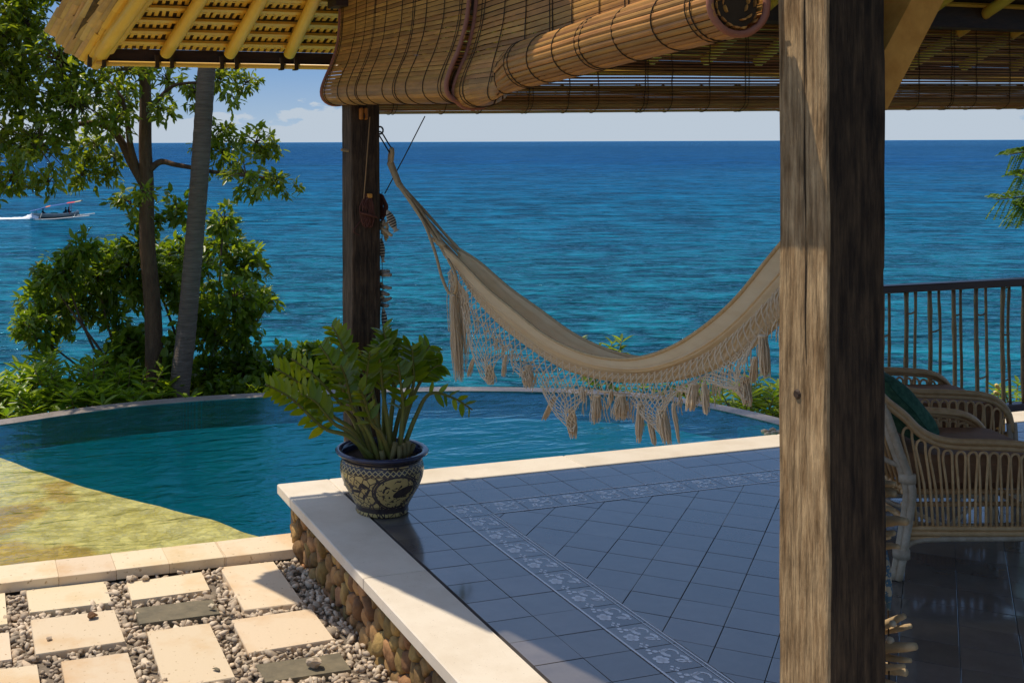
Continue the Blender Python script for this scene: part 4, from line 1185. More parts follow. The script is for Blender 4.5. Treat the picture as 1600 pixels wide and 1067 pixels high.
# slack cord looping under on the near side
P = [at_x(px, py, HX - .03) for px, py in ((640, 310), (664, 352), (680, 395), (690, 432), (702, 458), (712, 455), (712, 430), (700, 405))]
obj('slack_cord', hl(tube(cr_spline(P, 6), .0062, 6)), m_rope, hm, smooth=True)
P = [at_x(px, py, HX + .0) for px, py in ((672, 372), (686, 380), (694, 384))]
obj('tie', hl(tube(cr_spline(P, 4), [.008] * 4 + [.013] * 3 + [.011] * 2, 8)), m_rope, hm, smooth=True)
# wrapped eye loop
cx_ = at_x(611, 245, 1.862)
ax1 = Vector((0, .35, -.93)).normalized(); ax2 = Vector((.10, .9, .34)).normalized()
P = [cx_ + ax1 * (.036 * math.cos(t)) + ax2 * (.019 * math.sin(t)) for t in np.linspace(math.pi * .1, math.pi * 1.9, 24)]
obj('eye_loop', hl(tube(P, [.0095 + .0012 * (i % 2) for i in range(24)], 8)), m_rope, hm, smooth=True)
P = [cx_ + ax1 * .030, knot, knot.lerp(head, .06)]
P = cr_spline(P, 12)
obj('wrapping', hl(tube(P, [.0165 - .004 * i / len(P) + .0012 * (i % 2) for i in range(len(P))], 10)), m_rope, hm, smooth=True)
# hook and carabiner belong to the post
hk = thing('hammock_hook', 'dark iron eye bolt with long carabiner holding the hammock at the far post', 'hook', (1.81, 5.1, 1.66))
hp = Vector(hk.location)
c_ = at_x(594, 204, 1.83)
P = [c_ + Vector((.016 * math.cos(t), .004, .017 * math.sin(t))) for t in np.linspace(0, 2 * math.pi, 17)]
obj('eye_bolt', ([Vector(v) - hp for v in tube(P, .0042, 8)[0]], tube(P, .0042, 8)[1]), m_iron, hk, smooth=True)
P1, P2 = c_ + Vector((0, 0, -.015)), cx_ - ax1 * .022
d_ = (P2 - P1); sd = Vector((.9, -.2, .2)).normalized() * .009
P = [P1 - sd, P1 - sd + d_ * .5, P1 - sd + d_ * 1.0, P1 + d_ * 1.12, P1 + sd + d_ * 1.0, P1 + sd + d_ * .5, P1 + sd, P1 - d_ * .10, P1 - sd]
tv = tube(cr_spline(P, 5), .0036, 6); obj('carabiner', ([v - hp for v in tv[0]], tv[1]), m_iron, hk, smooth=True)
tv = tube([(1.806, 5.12, c_.z), (c_.x - .014, c_.y, c_.z)], .004, 6); obj('bolt', ([v - hp for v in tv[0]], tv[1]), m_iron, hk)
# near end ties to the other post (hidden behind it)
g = G()
for k_ in range(10):
    e_ = Vector(V[(nS - 1) * (nC + 1) + int(nC * k_ / 9)]); g.add(tube([e_, e_.lerp(Vector((1.80, 2.165, 1.62)), .5) + Vector((0, 0, -.01)), Vector((1.80, 2.163, 1.62))], .004, 5))
obj('suspension_cords', hl(g.vf()[:2]), m_rope, hm)
# net fringe hanging from the near lip
def lip_at(px):
    best = min(range(len(lip)), key=lambda i: abs(proj(lip[i])[0] - px)); return lip[best]
def proj(p):
    d = p - Vector((0, 0, EYE)); X = CY_ * d.x - SY_ * d.y; Y = SY_ * d.x + CY_ * d.y
    u, v = X / Y, d.z / Y
    u, v = u * math.cos(ROLL) - v * math.sin(ROLL), u * math.sin(ROLL) + v * math.cos(ROLL)
    return PCX + FPX * u, PCY - FPX * v
NX = HX - .035
def hang(px, py): return at_x(px, py, NX + random.uniform(-.012, .012))
net = G()
def strand(A, B, r_=.0018, sag=0.0, n_=4):
    P = [A.lerp(B, t) + Vector((0, 0, -sag * math.sin(math.pi * t))) for t in np.linspace(0, 1, n_)]
    net.add(tube(P, r_, 4, False))
def bulge(P, depth, outx=.018):
    """net lies over the belly: push it out a little"""
    return P + Vector((-outx * math.sin(math.pi * min(1, depth)), 0, 0))
# upper band of diamonds along the whole lip
nb = 66; rowsb = 4
def lipf(t): return lerp_path(lip, .02 + .96 * t)
grid = []
for r_ in range(rowsb + 1):
    row = []
    for i in range(nb + 1):
        t = (i + (.5 if r_ % 2 else 0)) / nb
        A = lipf(min(1, t)); dep = .022 * r_
        row.append(bulge(A + Vector((-.004, .002 * math.sin(i * 2.1), -dep)), r_ / rowsb * .8, .02))
    grid.append(row)
for r_ in range(rowsb):
    for i in range(nb + 1):
        strand(grid[r_][i], grid[r_ + 1][i], n_=2)
        j = i - 1 if r_ % 2 == 0 else i + 1
        if 0 <= j <= nb: strand(grid[r_][i], grid[r_ + 1][j], n_=2)
def vnet(pxs, tip, nc=9, nr=11, tw=.18, tassel=True):
    """a scallop of netting gathered to a point"""
    a, b = lip_at(pxs[0]), lip_at(pxs[1]); ia, ib = lip.index(a), lip.index(b)
    T = hang(*tip)
    pt = []
    for r_ in range(nr + 1):
        v = r_ / nr; row = []
        for i in range(nc + 1):
            u = min(1, (i + (.5 if r_ % 2 else 0)) / nc)
            A = lerp_path(lip[min(ia, ib):max(ia, ib) + 1], u) + Vector((-.006, 0, -.06))
            wv = 1 - (1 - tw) * v ** 1.15
            mid = A.lerp(T, v); ctr = lerp_path(lip[min(ia, ib):max(ia, ib) + 1], .5).lerp(T, v)
            P = ctr + (mid - ctr) * 1.0
            P = P.lerp(Vector((P.x, T.y + (A.y - T.y) * wv, P.z)), .75)
            P.x += .012 * math.sin(u * 9 + v * 5) * v - .02 * math.sin(math.pi * v)
            row.append(P)
        pt.append(row)
    for r_ in range(nr):
        for i in range(nc + 1):
            strand(pt[r_][i], pt[r_ + 1][i], .0018, n_=2)
            j = i - 1 if r_ % 2 == 0 else i + 1
            if 0 <= j <= nc: strand(pt[r_][i], pt[r_ + 1][j], .0018, n_=2)
    # gathered threads below the last row
    for i in range(nc + 1): strand(pt[-1][i], T + Vector((random.uniform(-.006, .006), random.uniform(-.01, .01), -.02)), .0026, n_=3)
    return T
def tassel(px0, py0, px1, py1, w0, w1, nthr=46):
    nthr = int(nthr * 1.7)
    """bundle of threads from a neck to a frayed end"""
    A, B = at_x(px0, py0, NX), at_x(px1, py1, NX + random.uniform(-.01, .01))
    g = G(); d = B - A
    for k_ in range(nthr):
        a = random.uniform(0, 6.28); q = math.sqrt(random.random())
        e0 = Vector((math.cos(a), math.sin(a), 0)) * q * w0; a2 = a + random.uniform(-.4, .4); e1 = Vector((math.cos(a2), math.sin(a2), 0)) * q * w1 * random.uniform(.6, 1.25)
        f_ = random.uniform(.74, 1.06)
        P = [A + e0, A + d * .33 + e0.lerp(e1, .55) + Vector((random.uniform(-.003, .003), random.uniform(-.003, .003), 0)), A + d * .7 * f_ + e1 * 1.05, A + d * f_ + e1 * random.uniform(.7, 1.1)]
        g.add(tube(P, [.0014, .0017, .0015, .0009], 3, False))
    n_ = 7
    g.add(tube([A + Vector((0, 0, .004)), A, A - Vector((0, 0, .004))], [w0 * .9, w0 * 1.25, w0 * .9], n_))
    obj('tassel', hl(g.vf()[:2]), m_fringe, hm)
vnet((722, 803), (765, 592), 9, 10)
vnet((838, 925), (893, 664), 8, 11)
vnet((985, 1072), (1034, 668), 9, 10)
vnet((1098, 1192), (1163, 612), 9, 9)
vnet((935, 985), (972, 618), 5, 5, .5)
vnet((800, 845), (823, 585), 5, 4, .4)
vnet((1060, 1105), (1092, 618), 5, 5, .5)
for i in range(190):                       # the loose ends all along the lower edge of the netting
    t_ = random.random(); A = lipf(t_) + Vector((-.012, 0, -.085 + random.uniform(-.01, .01))); B = A + Vector((random.uniform(-.012, .012), random.uniform(-.014, .014), -random.uniform(.025, .075)))
    net.add(tube([A, A.lerp(B, .5) + Vector((random.uniform(-.006, .006), random.uniform(-.008, .008), 0)), B], [.0018, .0020, .0012], 3, False))
for i in range(150):
    t_ = random.uniform(0, .07); A = lipf(t_) + Vector((-.012, 0, -.03)); B = Vector((A.x, A.y + random.uniform(-.02, .03), A.z - random.uniform(.12, .33)))
    net.add(tube([A, A.lerp(B, .5) + Vector((random.uniform(-.01, .01), random.uniform(-.01, .01), 0)), B], [.0018, .0019, .0011], 3, False))
stuff(obj('net_fringe', hl(net.vf()[:2]), m_fringe, hm))
for a in ((708, 462, 716, 590, .010, .022, 70), (765, 572, 768, 600, .010, .020), (824, 572, 826, 606, .008, .022), (893, 640, 896, 683, .009, .015), (866, 620, 850, 656, .006, .010, 26), (933, 618, 931, 660, .010, .020), (971, 618, 970, 655, .010, .024), (1000, 632, 998, 690, .008, .011), (1014, 650, 1022, 694, .006, .008, 26), (1034, 640, 1042, 692, .012, .016), (1052, 632, 1060, 690, .004, .006, 16), (1085, 600, 1080, 640, .010, .014), (1100, 600, 1104, 645, .006, .009, 26), (1164, 592, 1168, 632, .011, .014), (1192, 525, 1196, 588, .010, .014), (1180, 560, 1176, 600, .006, .01, 26), (740, 560, 732, 588, .005, .01, 20), (790, 556, 786, 588, .004, .008, 16), (910, 606, 912, 628, .004, .007, 16), (955, 610, 953, 632, .004, .007, 16)):
    tassel(*a)

# ================================================================== POTTED PLANT
PB = at_z(597, 798, 0.0)
pp_ = thing('potted_plant', 'leafy plant in a blue rimmed glazed pot with dark scrollwork on the terrace corner', 'potted plant', (PB.x, PB.y, 0.003))
def pot_material():
    m = bpy.data.materials.new('glazed_pot'); m.use_nodes = True
    t = m.node_tree; l = t.links.new; b = t.nodes['Principled BSDF']
    co = ND(t, 'ShaderNodeTexCoord'); sp = ND(t, 'ShaderNodeSeparateXYZ'); l(co.outputs['Object'], sp.inputs[0])
    def mth(op, a, b_=None, c_=None):
        n = ND(t, 'ShaderNodeMath', operation=op)
        for i, v in enumerate((a, b_, c_)):
            if v is None: continue
            if isinstance(v, (int, float)): n.inputs[i].default_value = v
            else: l(v, n.inputs[i])
        return n.outputs[0]
    ang = mth('ARCTAN2', sp.outputs[1], sp.outputs[0]); zz = sp.outputs[2]
    cmb = ND(t, 'ShaderNodeCombineXYZ'); l(mth('MULTIPLY', ang, .16), cmb.inputs[0]); l(zz, cmb.inputs[1])
    # flowers and leaves: cells with outlines
    vo = ND(t, 'ShaderNodeTexVoronoi', feature='DISTANCE_TO_EDGE'); vo.inputs['Scale'].default_value = 30; l(cmb.outputs[0], vo.inputs['Vector'])
    vf = ND(t, 'ShaderNodeTexVoronoi', feature='F1'); vf.inputs['Scale'].default_value = 30; l(cmb.outputs[0], vf.inputs['Vector'])
    rg = mth('SINE', mth('MULTIPLY', vf.outputs['Distance'], 16))
    edge = mth('LESS_THAN', vo.outputs['Distance'], .06)
    ringm = mth('LESS_THAN', rg, -.45)
    nz_ = ND(t, 'ShaderNodeTexNoise'); nz_.inputs['Scale'].default_value = 24; nz_.inputs['Detail'].default_value = 2; nz_.inputs['Distortion'].default_value = 1.6; l(cmb.outputs[0], nz_.inputs['Vector'])
    blot = mth('GREATER_THAN', nz_.outputs[0], .53)
    flor = mth('MAXIMUM', mth('MULTIPLY', edge, 1), mth('MULTIPLY', ringm, blot))
    # medallion, seen right of centre: plain ground with a few sprigs
    a0 = R(-88)
    dx = mth('MULTIPLY', mth('SUBTRACT', ang, a0), .165); dz = mth('SUBTRACT', zz, .118)
    rr = mth('SQRT', mth('ADD', mth('MULTIPLY', mth('MULTIPLY', dx, dx), .62), mth('MULTIPLY', dz, dz)))
    inside = mth('LESS_THAN', rr, .070); ring = mth('COMPARE', rr, .073, .0042); ring2 = mth('COMPARE', rr, .0815, .003)
    sprig = ND(t, 'ShaderNodeTexNoise'); sprig.inputs['Scale'].default_value = 30; sprig.inputs['Detail'].default_value = 3; sprig.inputs['Distortion'].default_value = 2.5; l(cmb.outputs[0], sprig.inputs['Vector'])
    sm = mth('GREATER_THAN', sprig.outputs[0], .555)
    bx = mth('SUBTRACT', dx, .035); bz = mth('ADD', mth('SUBTRACT', dz, .002), mth('MULTIPLY', bx, -.25))
    body = mth('LESS_THAN', mth('ADD', mth('MULTIPLY', mth('MULTIPLY', bx, bx), .22), mth('MULTIPLY', bz, bz)), .00052)
    med = mth('MAXIMUM', sm, body)
    pat = mth('ADD', mth('MULTIPLY', flor, mth('SUBTRACT', 1, inside)), mth('MULTIPLY', med, inside))
    pat = mth('MINIMUM', mth('ADD', pat, mth('ADD', ring, ring2)), 1)
    # lattice band under the rim
    la = mth('ABSOLUTE', mth('SUBTRACT', mth('FRACT', mth('ADD', mth('MULTIPLY', ang, 7), mth('MULTIPLY', zz, 46))), .5))
    lb = mth('ABSOLUTE', mth('SUBTRACT', mth('FRACT', mth('SUBTRACT', mth('MULTIPLY', ang, 7), mth('MULTIPLY', zz, 46))), .5))
    lat = mth('GREATER_THAN', mth('MINIMUM', la, lb), .11)
    bandm = mth('COMPARE', zz, .206, .0125)
    pat = mth('ADD', mth('MULTIPLY', pat, mth('SUBTRACT', 1, bandm)), mth('MULTIPLY', lat, bandm))
    for zc, hw in ((.222, .0022), (.1915, .0015), (.030, .012), (.240, .010), (.0455, .002)):
        pat = mth('MAXIMUM', pat, mth('COMPARE', zz, zc, hw))
    gn = ND(t, 'ShaderNodeTexNoise'); gn.inputs['Scale'].default_value = 30; l(co.outputs['Object'], gn.inputs['Vector'])
    g1 = ND(t, 'ShaderNodeMixRGB'); g1.inputs[1].default_value = (.62, .46, .18, 1); g1.inputs[2].default_value = (.46, .32, .11, 1); l(gn.outputs[0], g1.inputs[0])
    g2 = ND(t, 'ShaderNodeMixRGB'); g2.inputs[1].default_value = (.018, .014, .016, 1); g2.inputs[2].default_value = (.085, .060, .050, 1); l(gn.outputs[0], g2.inputs[0])
    mx = ND(t, 'ShaderNodeMixRGB'); l(pat, mx.inputs[0]); l(g1.outputs[0], mx.inputs[1]); l(g2.outputs[0], mx.inputs[2])
    l(mx.outputs[0], b.inputs['Base Color']); b.inputs['Roughness'].default_value = .25; b.inputs['Specular IOR Level'].default_value = .5
    return m
m_pot = pot_material()
m_potrim = M('blue_glaze', (0.018, 0.028, 0.085), (0.045, 0.04, 0.05), rough=0.15, scale=14, spec=0.6)
PS = 1.07
prof = [(.0, .0), (.104, .0), (.108, .006), (.106, .022), (.112, .040), (.130, .075), (.152, .115), (.166, .155), (.171, .185), (.1695, .205), (.164, .222), (.158, .232), (.160, .246), (.164, .252)]
body = obj('pot', lathe([(r_ * PS, z_) for r_, z_ in prof], 64), m_pot, pp_, smooth=True)
body.rotation_euler = (0, 0, 0)
rimp = [(.160, .244), (.178, .250), (.188, .257), (.190, .264), (.184, .270), (.172, .270), (.162, .264), (.158, .250), (.156, .200)]
obj('rim', lathe([(r_ * PS, z_) for r_, z_ in rimp], 64), m_potrim, body, smooth=True)
obj('ridge', lathe([(.171, .2275), (.176, .230), (.177, .2325), (.176, .235), (.170, .237)], 64), m_pot, body, smooth=True)
sv, sf = lathe([(.0, .238), (.05, .240), (.10, .234), (.168, .232)], 24); sv, sf = wobble((sv, sf), .010, 30, 2)
obj('soil', (sv, sf), m_soil, pp_, smooth=True)
# stems given by where they start in the pot and where the tip hangs, with paired glossy leaves
def px2l(px, py, dy=0.0): return at_y(px, py, PB.y + dy) - Vector(pp_.location)
STEMS = [
    # base offset (x, y), mid px, tip px, depth at the tip, leaf pairs, leaf length
    ((-.050, -.03), (505, 668), (415, 600), -.10, 12, .085), ((-.045, .02), (520, 650), (430, 575), .04, 12, .08),
    ((-.040, .00), (541, 620), (500, 540), .06, 11, .08), ((-.03, -.05), (552, 640), (532, 570), -.06, 11, .085),
    ((-.02, .05), (556, 600), (518, 508), .10, 12, .08), ((-.06, .03), (540, 640), (455, 560), .08, 11, .075),
    ((0.0, -.04), (570, 620), (578, 550), -.12, 11, .085), ((.01, .03), (582, 600), (610, 530), .05, 12, .085),
    ((.03, -.03), (598, 610), (590, 540), -.04, 11, .085), ((.04, .02), (615, 610), (598, 512), .04, 13, .085),
    ((.075, .0), (646, 600), (644, 545), -.02, 12, .08), ((.06, .05), (640, 600), (672, 540), .12, 12, .08),
    ((.085, .04), (655, 600), (690, 570), .10, 11, .085), ((.07, -.04), (630, 640), (622, 570), -.08, 9, .075),
    ((.05, .06), (620, 590), (642, 540), .14, 11, .08), ((-.05, .06), (545, 600), (545, 540), .16, 10, .075),
    ((.085, -.01), (672, 615), (738, 640), .02, 7, .07), ((.02, -.06), (580, 660), (560, 605), -.14, 8, .075),
    ((.03, .06), (600, 600), (575, 560), .14, 10, .08), ((-.07, -.02), (520, 660), (470, 615), -.06, 10, .08),
]
leaf_src = {}
def zz_leaf(L_, seed):
    key = (round(L_ * 50), seed % 4)
    if key in leaf_src: return leaf_src[key]
    n_ = 7; V, F = [], []
    for i in range(n_ + 1):
        t = i / n_; w_ = L_ * .20 * (math.sin(math.pi * (t * .96 + .02) ** .8) ** .8)
        curl = -.10 * L_ * t * t * (1 + .4 * (seed % 4 - 1.5))
        V += [(t * L_, w_, .16 * w_ + curl), (t * L_, 0, curl - .05 * w_), (t * L_, -w_, .16 * w_ + curl)]
    for i in range(n_):
        a = 3 * i; F += [(a, a + 1, a + 4, a + 3), (a + 1, a + 2, a + 5, a + 4)]
    me = mesh('leaf', V, F, m_leaf_zz, smooth=True); set_tone(me, [random.uniform(0, .65)] * len(F))
    leaf_src[key] = me; return me
for si, (b0, mid, tip, dyt, np_, ll) in enumerate(STEMS):
    A = Vector((b0[0], b0[1], .235)); Bm = px2l(*mid, dyt * .5); C = px2l(*tip, dyt)
    path = cr_spline([A, A.lerp(Bm, .5) + Vector((0, 0, .03)), Bm, Bm.lerp(C, .55) + Vector((0, 0, .02)), C], 8)
    n_ = len(path)
    st = obj('stem', tube(path, [.0105 * (1 - .85 * i / n_) + .0016 for i in range(n_)], 7), m_stem, pp_, smooth=True)
    np_ = max(5, int(np_ * .85))
    for q in range(np_ * 2):
        if q >= np_ * 2 - 1: sideq = 0
        f_ = .50 + .50 * (q // 2 + .5 * (q % 2)) / np_
        P = lerp_path(path, f_); tg = (lerp_path(path, min(1, f_ + .03)) - lerp_path(path, f_ - .03)).normalized()
        side = tg.cross(Vector((.25 * math.sin(si * 2.2), -1, .35 + .3 * math.cos(si)))).normalized() * (1 if q % 2 else -1)
        dl = (side * .85 + tg * .62 + Vector((0, -.12, random.uniform(-.1, .22)))).normalized()
        up = (Vector((0, -.55, .85)) + Vector((random.uniform(-.4, .4), random.uniform(-.4, .4), 0))).normalized()
        yv = up.cross(dl).normalized(); zv = dl.cross(yv)
        Mx = Matrix((dl, yv, zv)).transposed().to_4x4(); Mx.translation = P
        me = zz_leaf(ll * (1 - .35 * max(0, f_ - .75) / .25) * random.uniform(.85, 1.1), random.randrange(4))
        lf = bpy.data.objects.new('leaf', me); COL.objects.link(lf); lf.parent = st; lf.matrix_local = Mx
for x, y, h_, tx in ((.01, -.09, .085, .02), (.045, -.10, .07, 0), (.07, -.085, .075, 0), (.085, -.075, .08, .01), (.10, -.05, .06, .03), (-.02, -.08, .05, -.01)):
    obj('cut_stub', tube([(x, y, .23), (x + tx * .5, y, .23 + h_ * .5), (x + tx, y, .23 + h_)], [.012, .012, .0115], 8), m_stub, pp_, smooth=True)

# ================================================================== THINGS ON THE FAR POST
FPX_, FPY = 1.738, 5.12
def on_post(px, py, front=.010): return at_y(px, py, 5.05 - front)
cc = thing('cord_coil', 'coil of reddish brown blind cord wound on the far post', 'cord', (FPX_, 5.03, 1.35))
cp = Vector(cc.location); g = G()
for k_ in range(13):
    a = on_post(572 + random.uniform(-6, 8), 306 + random.uniform(-3, 6), .016 + .004 * (k_ % 4)); b = on_post(574 + random.uniform(-8, 9), 352 + random.uniform(-6, 4), .016 + .004 * (k_ % 3))
    sdx = random.uniform(.010, .024)
    g.add(tube(cr_spline([a, a.lerp(b, .4) + Vector((-sdx, -.008, 0)), b, a.lerp(b, .5) + Vector((sdx, -.012, 0)), a], 5), .0034, 5, False))
obj('loops', ([Vector(v) - cp for v in g.V], g.F), m_cord, cc)
P = [on_post(563, 332, .035), on_post(577, 336, .045), on_post(590, 340, .03)]; tv = tube(cr_spline(P, 5), .0055, 6); obj('binding', ([v - cp for v in tv[0]], tv[1]), m_cord, cc)
tv = bbox_bev(on_post(577, 306, .02), (.022, .03, .020), .003); obj('peg', ([Vector(v) - cp for v in tv[0]], tv[1]), m_brace, cc)
P = [on_post(566, 342, .012), on_post(556, 355, .008), on_post(553, 362, .006), on_post(562, 368, .008)]; tv = tube(cr_spline(P, 5), .0024, 5); obj('loose_end', ([v - cp for v in tv[0]], tv[1]), m_cord, cc)
cc2 = thing('cord_coil', 'dark red bundle of cord on the sea side of the far post', 'cord', (1.83, 5.14, 1.36)); cp = Vector(cc2.location); g = G()
for k_ in range(12):
    a = at_x(596 + random.uniform(-3, 3), 304 + random.uniform(-2, 4), 1.826 + .004 * (k_ % 4)); b = at_x(597 + random.uniform(-4, 4), 342 + random.uniform(-4, 4), 1.826 + .004 * (k_ % 4))
    g.add(tube(cr_spline([a, a.lerp(b, .5) + Vector((.018, -.012, 0)), b, a.lerp(b, .5) + Vector((.004, .02, 0)), a], 5), .0034, 5, False))
obj('loops', ([Vector(v) - cp for v in g.V], g.F), m_cord, cc2)
def pull_cord(name, A, B, r_, m_, lab):
    o = thing(name, lab, 'cord', A); tv = tube([A, A.lerp(B, .5) + Vector((0, 0, -.004)), B], r_, 6); obj('cord', ([v - Vector(A) for v in tv[0]], tv[1]), m_, o)
pull_cord('pull_cord', on_post(578, 183, .015), on_post(567, 330, .02), .0028, m_cordlight, 'thin tan cord running straight down the face of the far post')
pull_cord('pull_cord', at_x(664, 182, 1.98), at_x(601, 303, 1.84), .0028, m_string, 'taut black cord slanting from the sea blind to the far post')
pb = thing('pulley_block', 'small varnished orange pulley block under the left blind on the far post', 'pulley', on_post(568, 178, .02)); p0 = Vector(pb.location)
for dx in (-.011, .011): obj('cheek', bbox_bev((dx, 0, 0), (.018, .024, .055), .005), m_orange, pb)
obj('sheave', tube([(-.002, 0, -.012), (.002, 0, -.012)], .016, 14), m_iron, pb)

def stick(A, B, r0, r1, seed=0, n_=7):
    P = [A.lerp(B, t) + mnoise.noise_vector(Vector((seed, t * 3, 0))) * (r0 * .5) for t in np.linspace(0, 1, 6)]
    return tube(P, [r0 * .82, r0 * 1.02, r0, (r0 + r1) / 2, r1, r1 * .8], n_)
def fish(parent, o, c, L_, w_, tilt, roll_=0.0):
    """striped flat wooden fish hanging nose up: cream body with black bands, tail and fins"""
    V, F, MI = [], [], []; n_ = 18; k_ = 10
    ax = Vector((math.sin(tilt), -.15, -math.cos(tilt))).normalized(); sd = Vector((math.cos(tilt), .2, math.sin(tilt))).normalized(); nm = ax.cross(sd).normalized()
    for i in range(n_ + 1):
        t = i / n_
        r_ = w_ * (math.sin(math.pi * min(1, t * 1.02 + .02)) ** .75 if t < .8 else max(.22, math.sin(math.pi * .83) ** .75 * (1 - (t - .8) * 3.2)))
        if t > .9: r_ = w_ * (.25 + (t - .9) * 6.5)
        P = c + ax * (L_ * (t - .5))
        for j in range(k_):
            a = 2 * math.pi * j / k_; V.append(P + sd * (r_ * math.cos(a)) + nm * (r_ * .42 * math.sin(a)))
    for i in range(n_):
        for j in range(k_):
            F.append((i * k_ + j, i * k_ + (j + 1) % k_, (i + 1) * k_ + (j + 1) % k_, (i + 1) * k_ + j)); MI.append(1 if (i % 2 == 1 and 2 < i < 15) else 0)
    F += [tuple(range(k_))[::-1], tuple(range(n_ * k_, n_ * k_ + k_))]; MI += [0, 0]
    f_ = obj('fish', ([v - o for v in V], F, MI), [m_white_cream, m_black], parent, smooth=True)
m_white_cream = M('cream_paint', (0.62, 0.52, 0.36), (0.50, 0.40, 0.26), rough=0.7, scale=30)
mb = thing('fish_mobile', 'hanging mobile of striped wooden fish and driftwood bits beside the far post', 'mobile', (1.86, 5.08, 1.35)); o = Vector(mb.location)
FX = 1.838
def fx(px, py, d=0.0): return at_x(px, py, FX + d)
fish(mb, o, fx(612, 345), .105, .022, .38); fish(mb, o, fx(597, 391), .115, .016, 0.03); fish(mb, o, fx(601, 502), .130, .016, .06)
for i, (a, b, r_, mm) in enumerate((((578, 356), (600, 345), .010, 0), ((575, 358), (594, 336), .008, 0), ((586, 359), (606, 348), .009, 0), ((571, 360), (588, 352), .007, 0), ((600, 345), (596, 365), .008, 1), ((604, 350), (606, 372), .008, 0), ((590, 352), (612, 368), .010, 0), ((598, 358), (604, 376), .009, 0), ((594, 428), (610, 430), .012, 1), ((593, 424), (609, 424), .009, 1), ((594, 448), (611, 450), .009, 1), ((595, 442), (600, 452), .008, 0), ((593, 456), (608, 461), .011, 1), ((594, 470), (611, 466), .010, 1), ((593, 476), (606, 478), .010, 1), ((596, 462), (601, 470), .008, 0))):
    tv = stick(fx(*a, .006 * (i % 3) - .02), fx(*b, .012 * (i % 2)), r_, r_ * .85, i)
    obj('driftwood_piece', ([v - o for v in tv[0]], tv[1]), m_driftgrey if mm else m_driftwood, mb, smooth=True)
tv = tube([fx(597, 300), fx(597, 400), fx(598, 470), fx(600, 525)], .0016, 5); obj('string', ([v - o for v in tv[0]], tv[1]), m_string, mb)

m2 = thing('driftwood_mobile', 'hanging strand of tan driftwood sticks behind the right edge of the near post', 'mobile', (1.95, 2.27, 1.0)); o = Vector(m2.location)
DX = 1.955
def dxp(px, py, d=0.0): return at_x(px, py, DX + d)
for i, (a, b, r_) in enumerate((((1352, 752), (1397, 757), .009), ((1354, 768), (1398, 771), .011), ((1350, 790), (1399, 797), .007), ((1352, 812), (1415, 814), .013), ((1352, 830), (1397, 833), .009), ((1354, 842), (1390, 838), .008), ((1350, 852), (1404, 854), .0085), ((1366, 984), (1414, 962), .0095), ((1364, 988), (1424, 978), .008), ((1360, 1010), (1428, 1010), .0125), ((1364, 1022), (1422, 1032), .008), ((1360, 1038), (1418, 1050), .014), ((1360, 1044), (1412, 1040), .007), ((1352, 1066), (1400, 1072), .016), ((1350, 1094), (1420, 1088), .010), ((1354, 1120), (1412, 1130), .011))):
    tv = stick(dxp(*a, -.02 + .015 * (i % 3)), dxp(*b, .02 * ((i * 7) % 3 - 1)), r_, r_ * .8, i + 30, 8)
    obj('driftwood_piece', ([v - o for v in tv[0]], tv[1]), m_driftwood, m2, smooth=True)
for c_, r_ in (((1395, 974), .008), ((1391, 1000), .009)):
    tv = lathe([(0.0, -r_ * .9), (r_ * .7, -r_ * .7), (r_, 0), (r_ * .7, r_ * .7), (0.0, r_ * .9)], 10, tuple(dxp(*c_, -.025) - o)); obj('shell', tv, m_white_cream, m2, smooth=True)
mcl = M('beaded_cloth', (0.42, 0.36, 0.24), (0.06, 0.14, 0.20), rough=0.8, scale=70, contrast=(.48, .52))
tv = tube([dxp(1383, 858), dxp(1384, 890), dxp(1386, 925), dxp(1389, 953)], [.004, .011, .011, .003], 8); obj('beaded_strip', ([v - o for v in tv[0]], tv[1]), mcl, m2, smooth=True)
tv = tube([Vector((1.86, 2.165, 1.9)), dxp(1378, 740), dxp(1384, 860), dxp(1388, 960), dxp(1390, 1130)], .0018, 5); obj('string', ([v - o for v in tv[0]], tv[1]), m_string, m2)

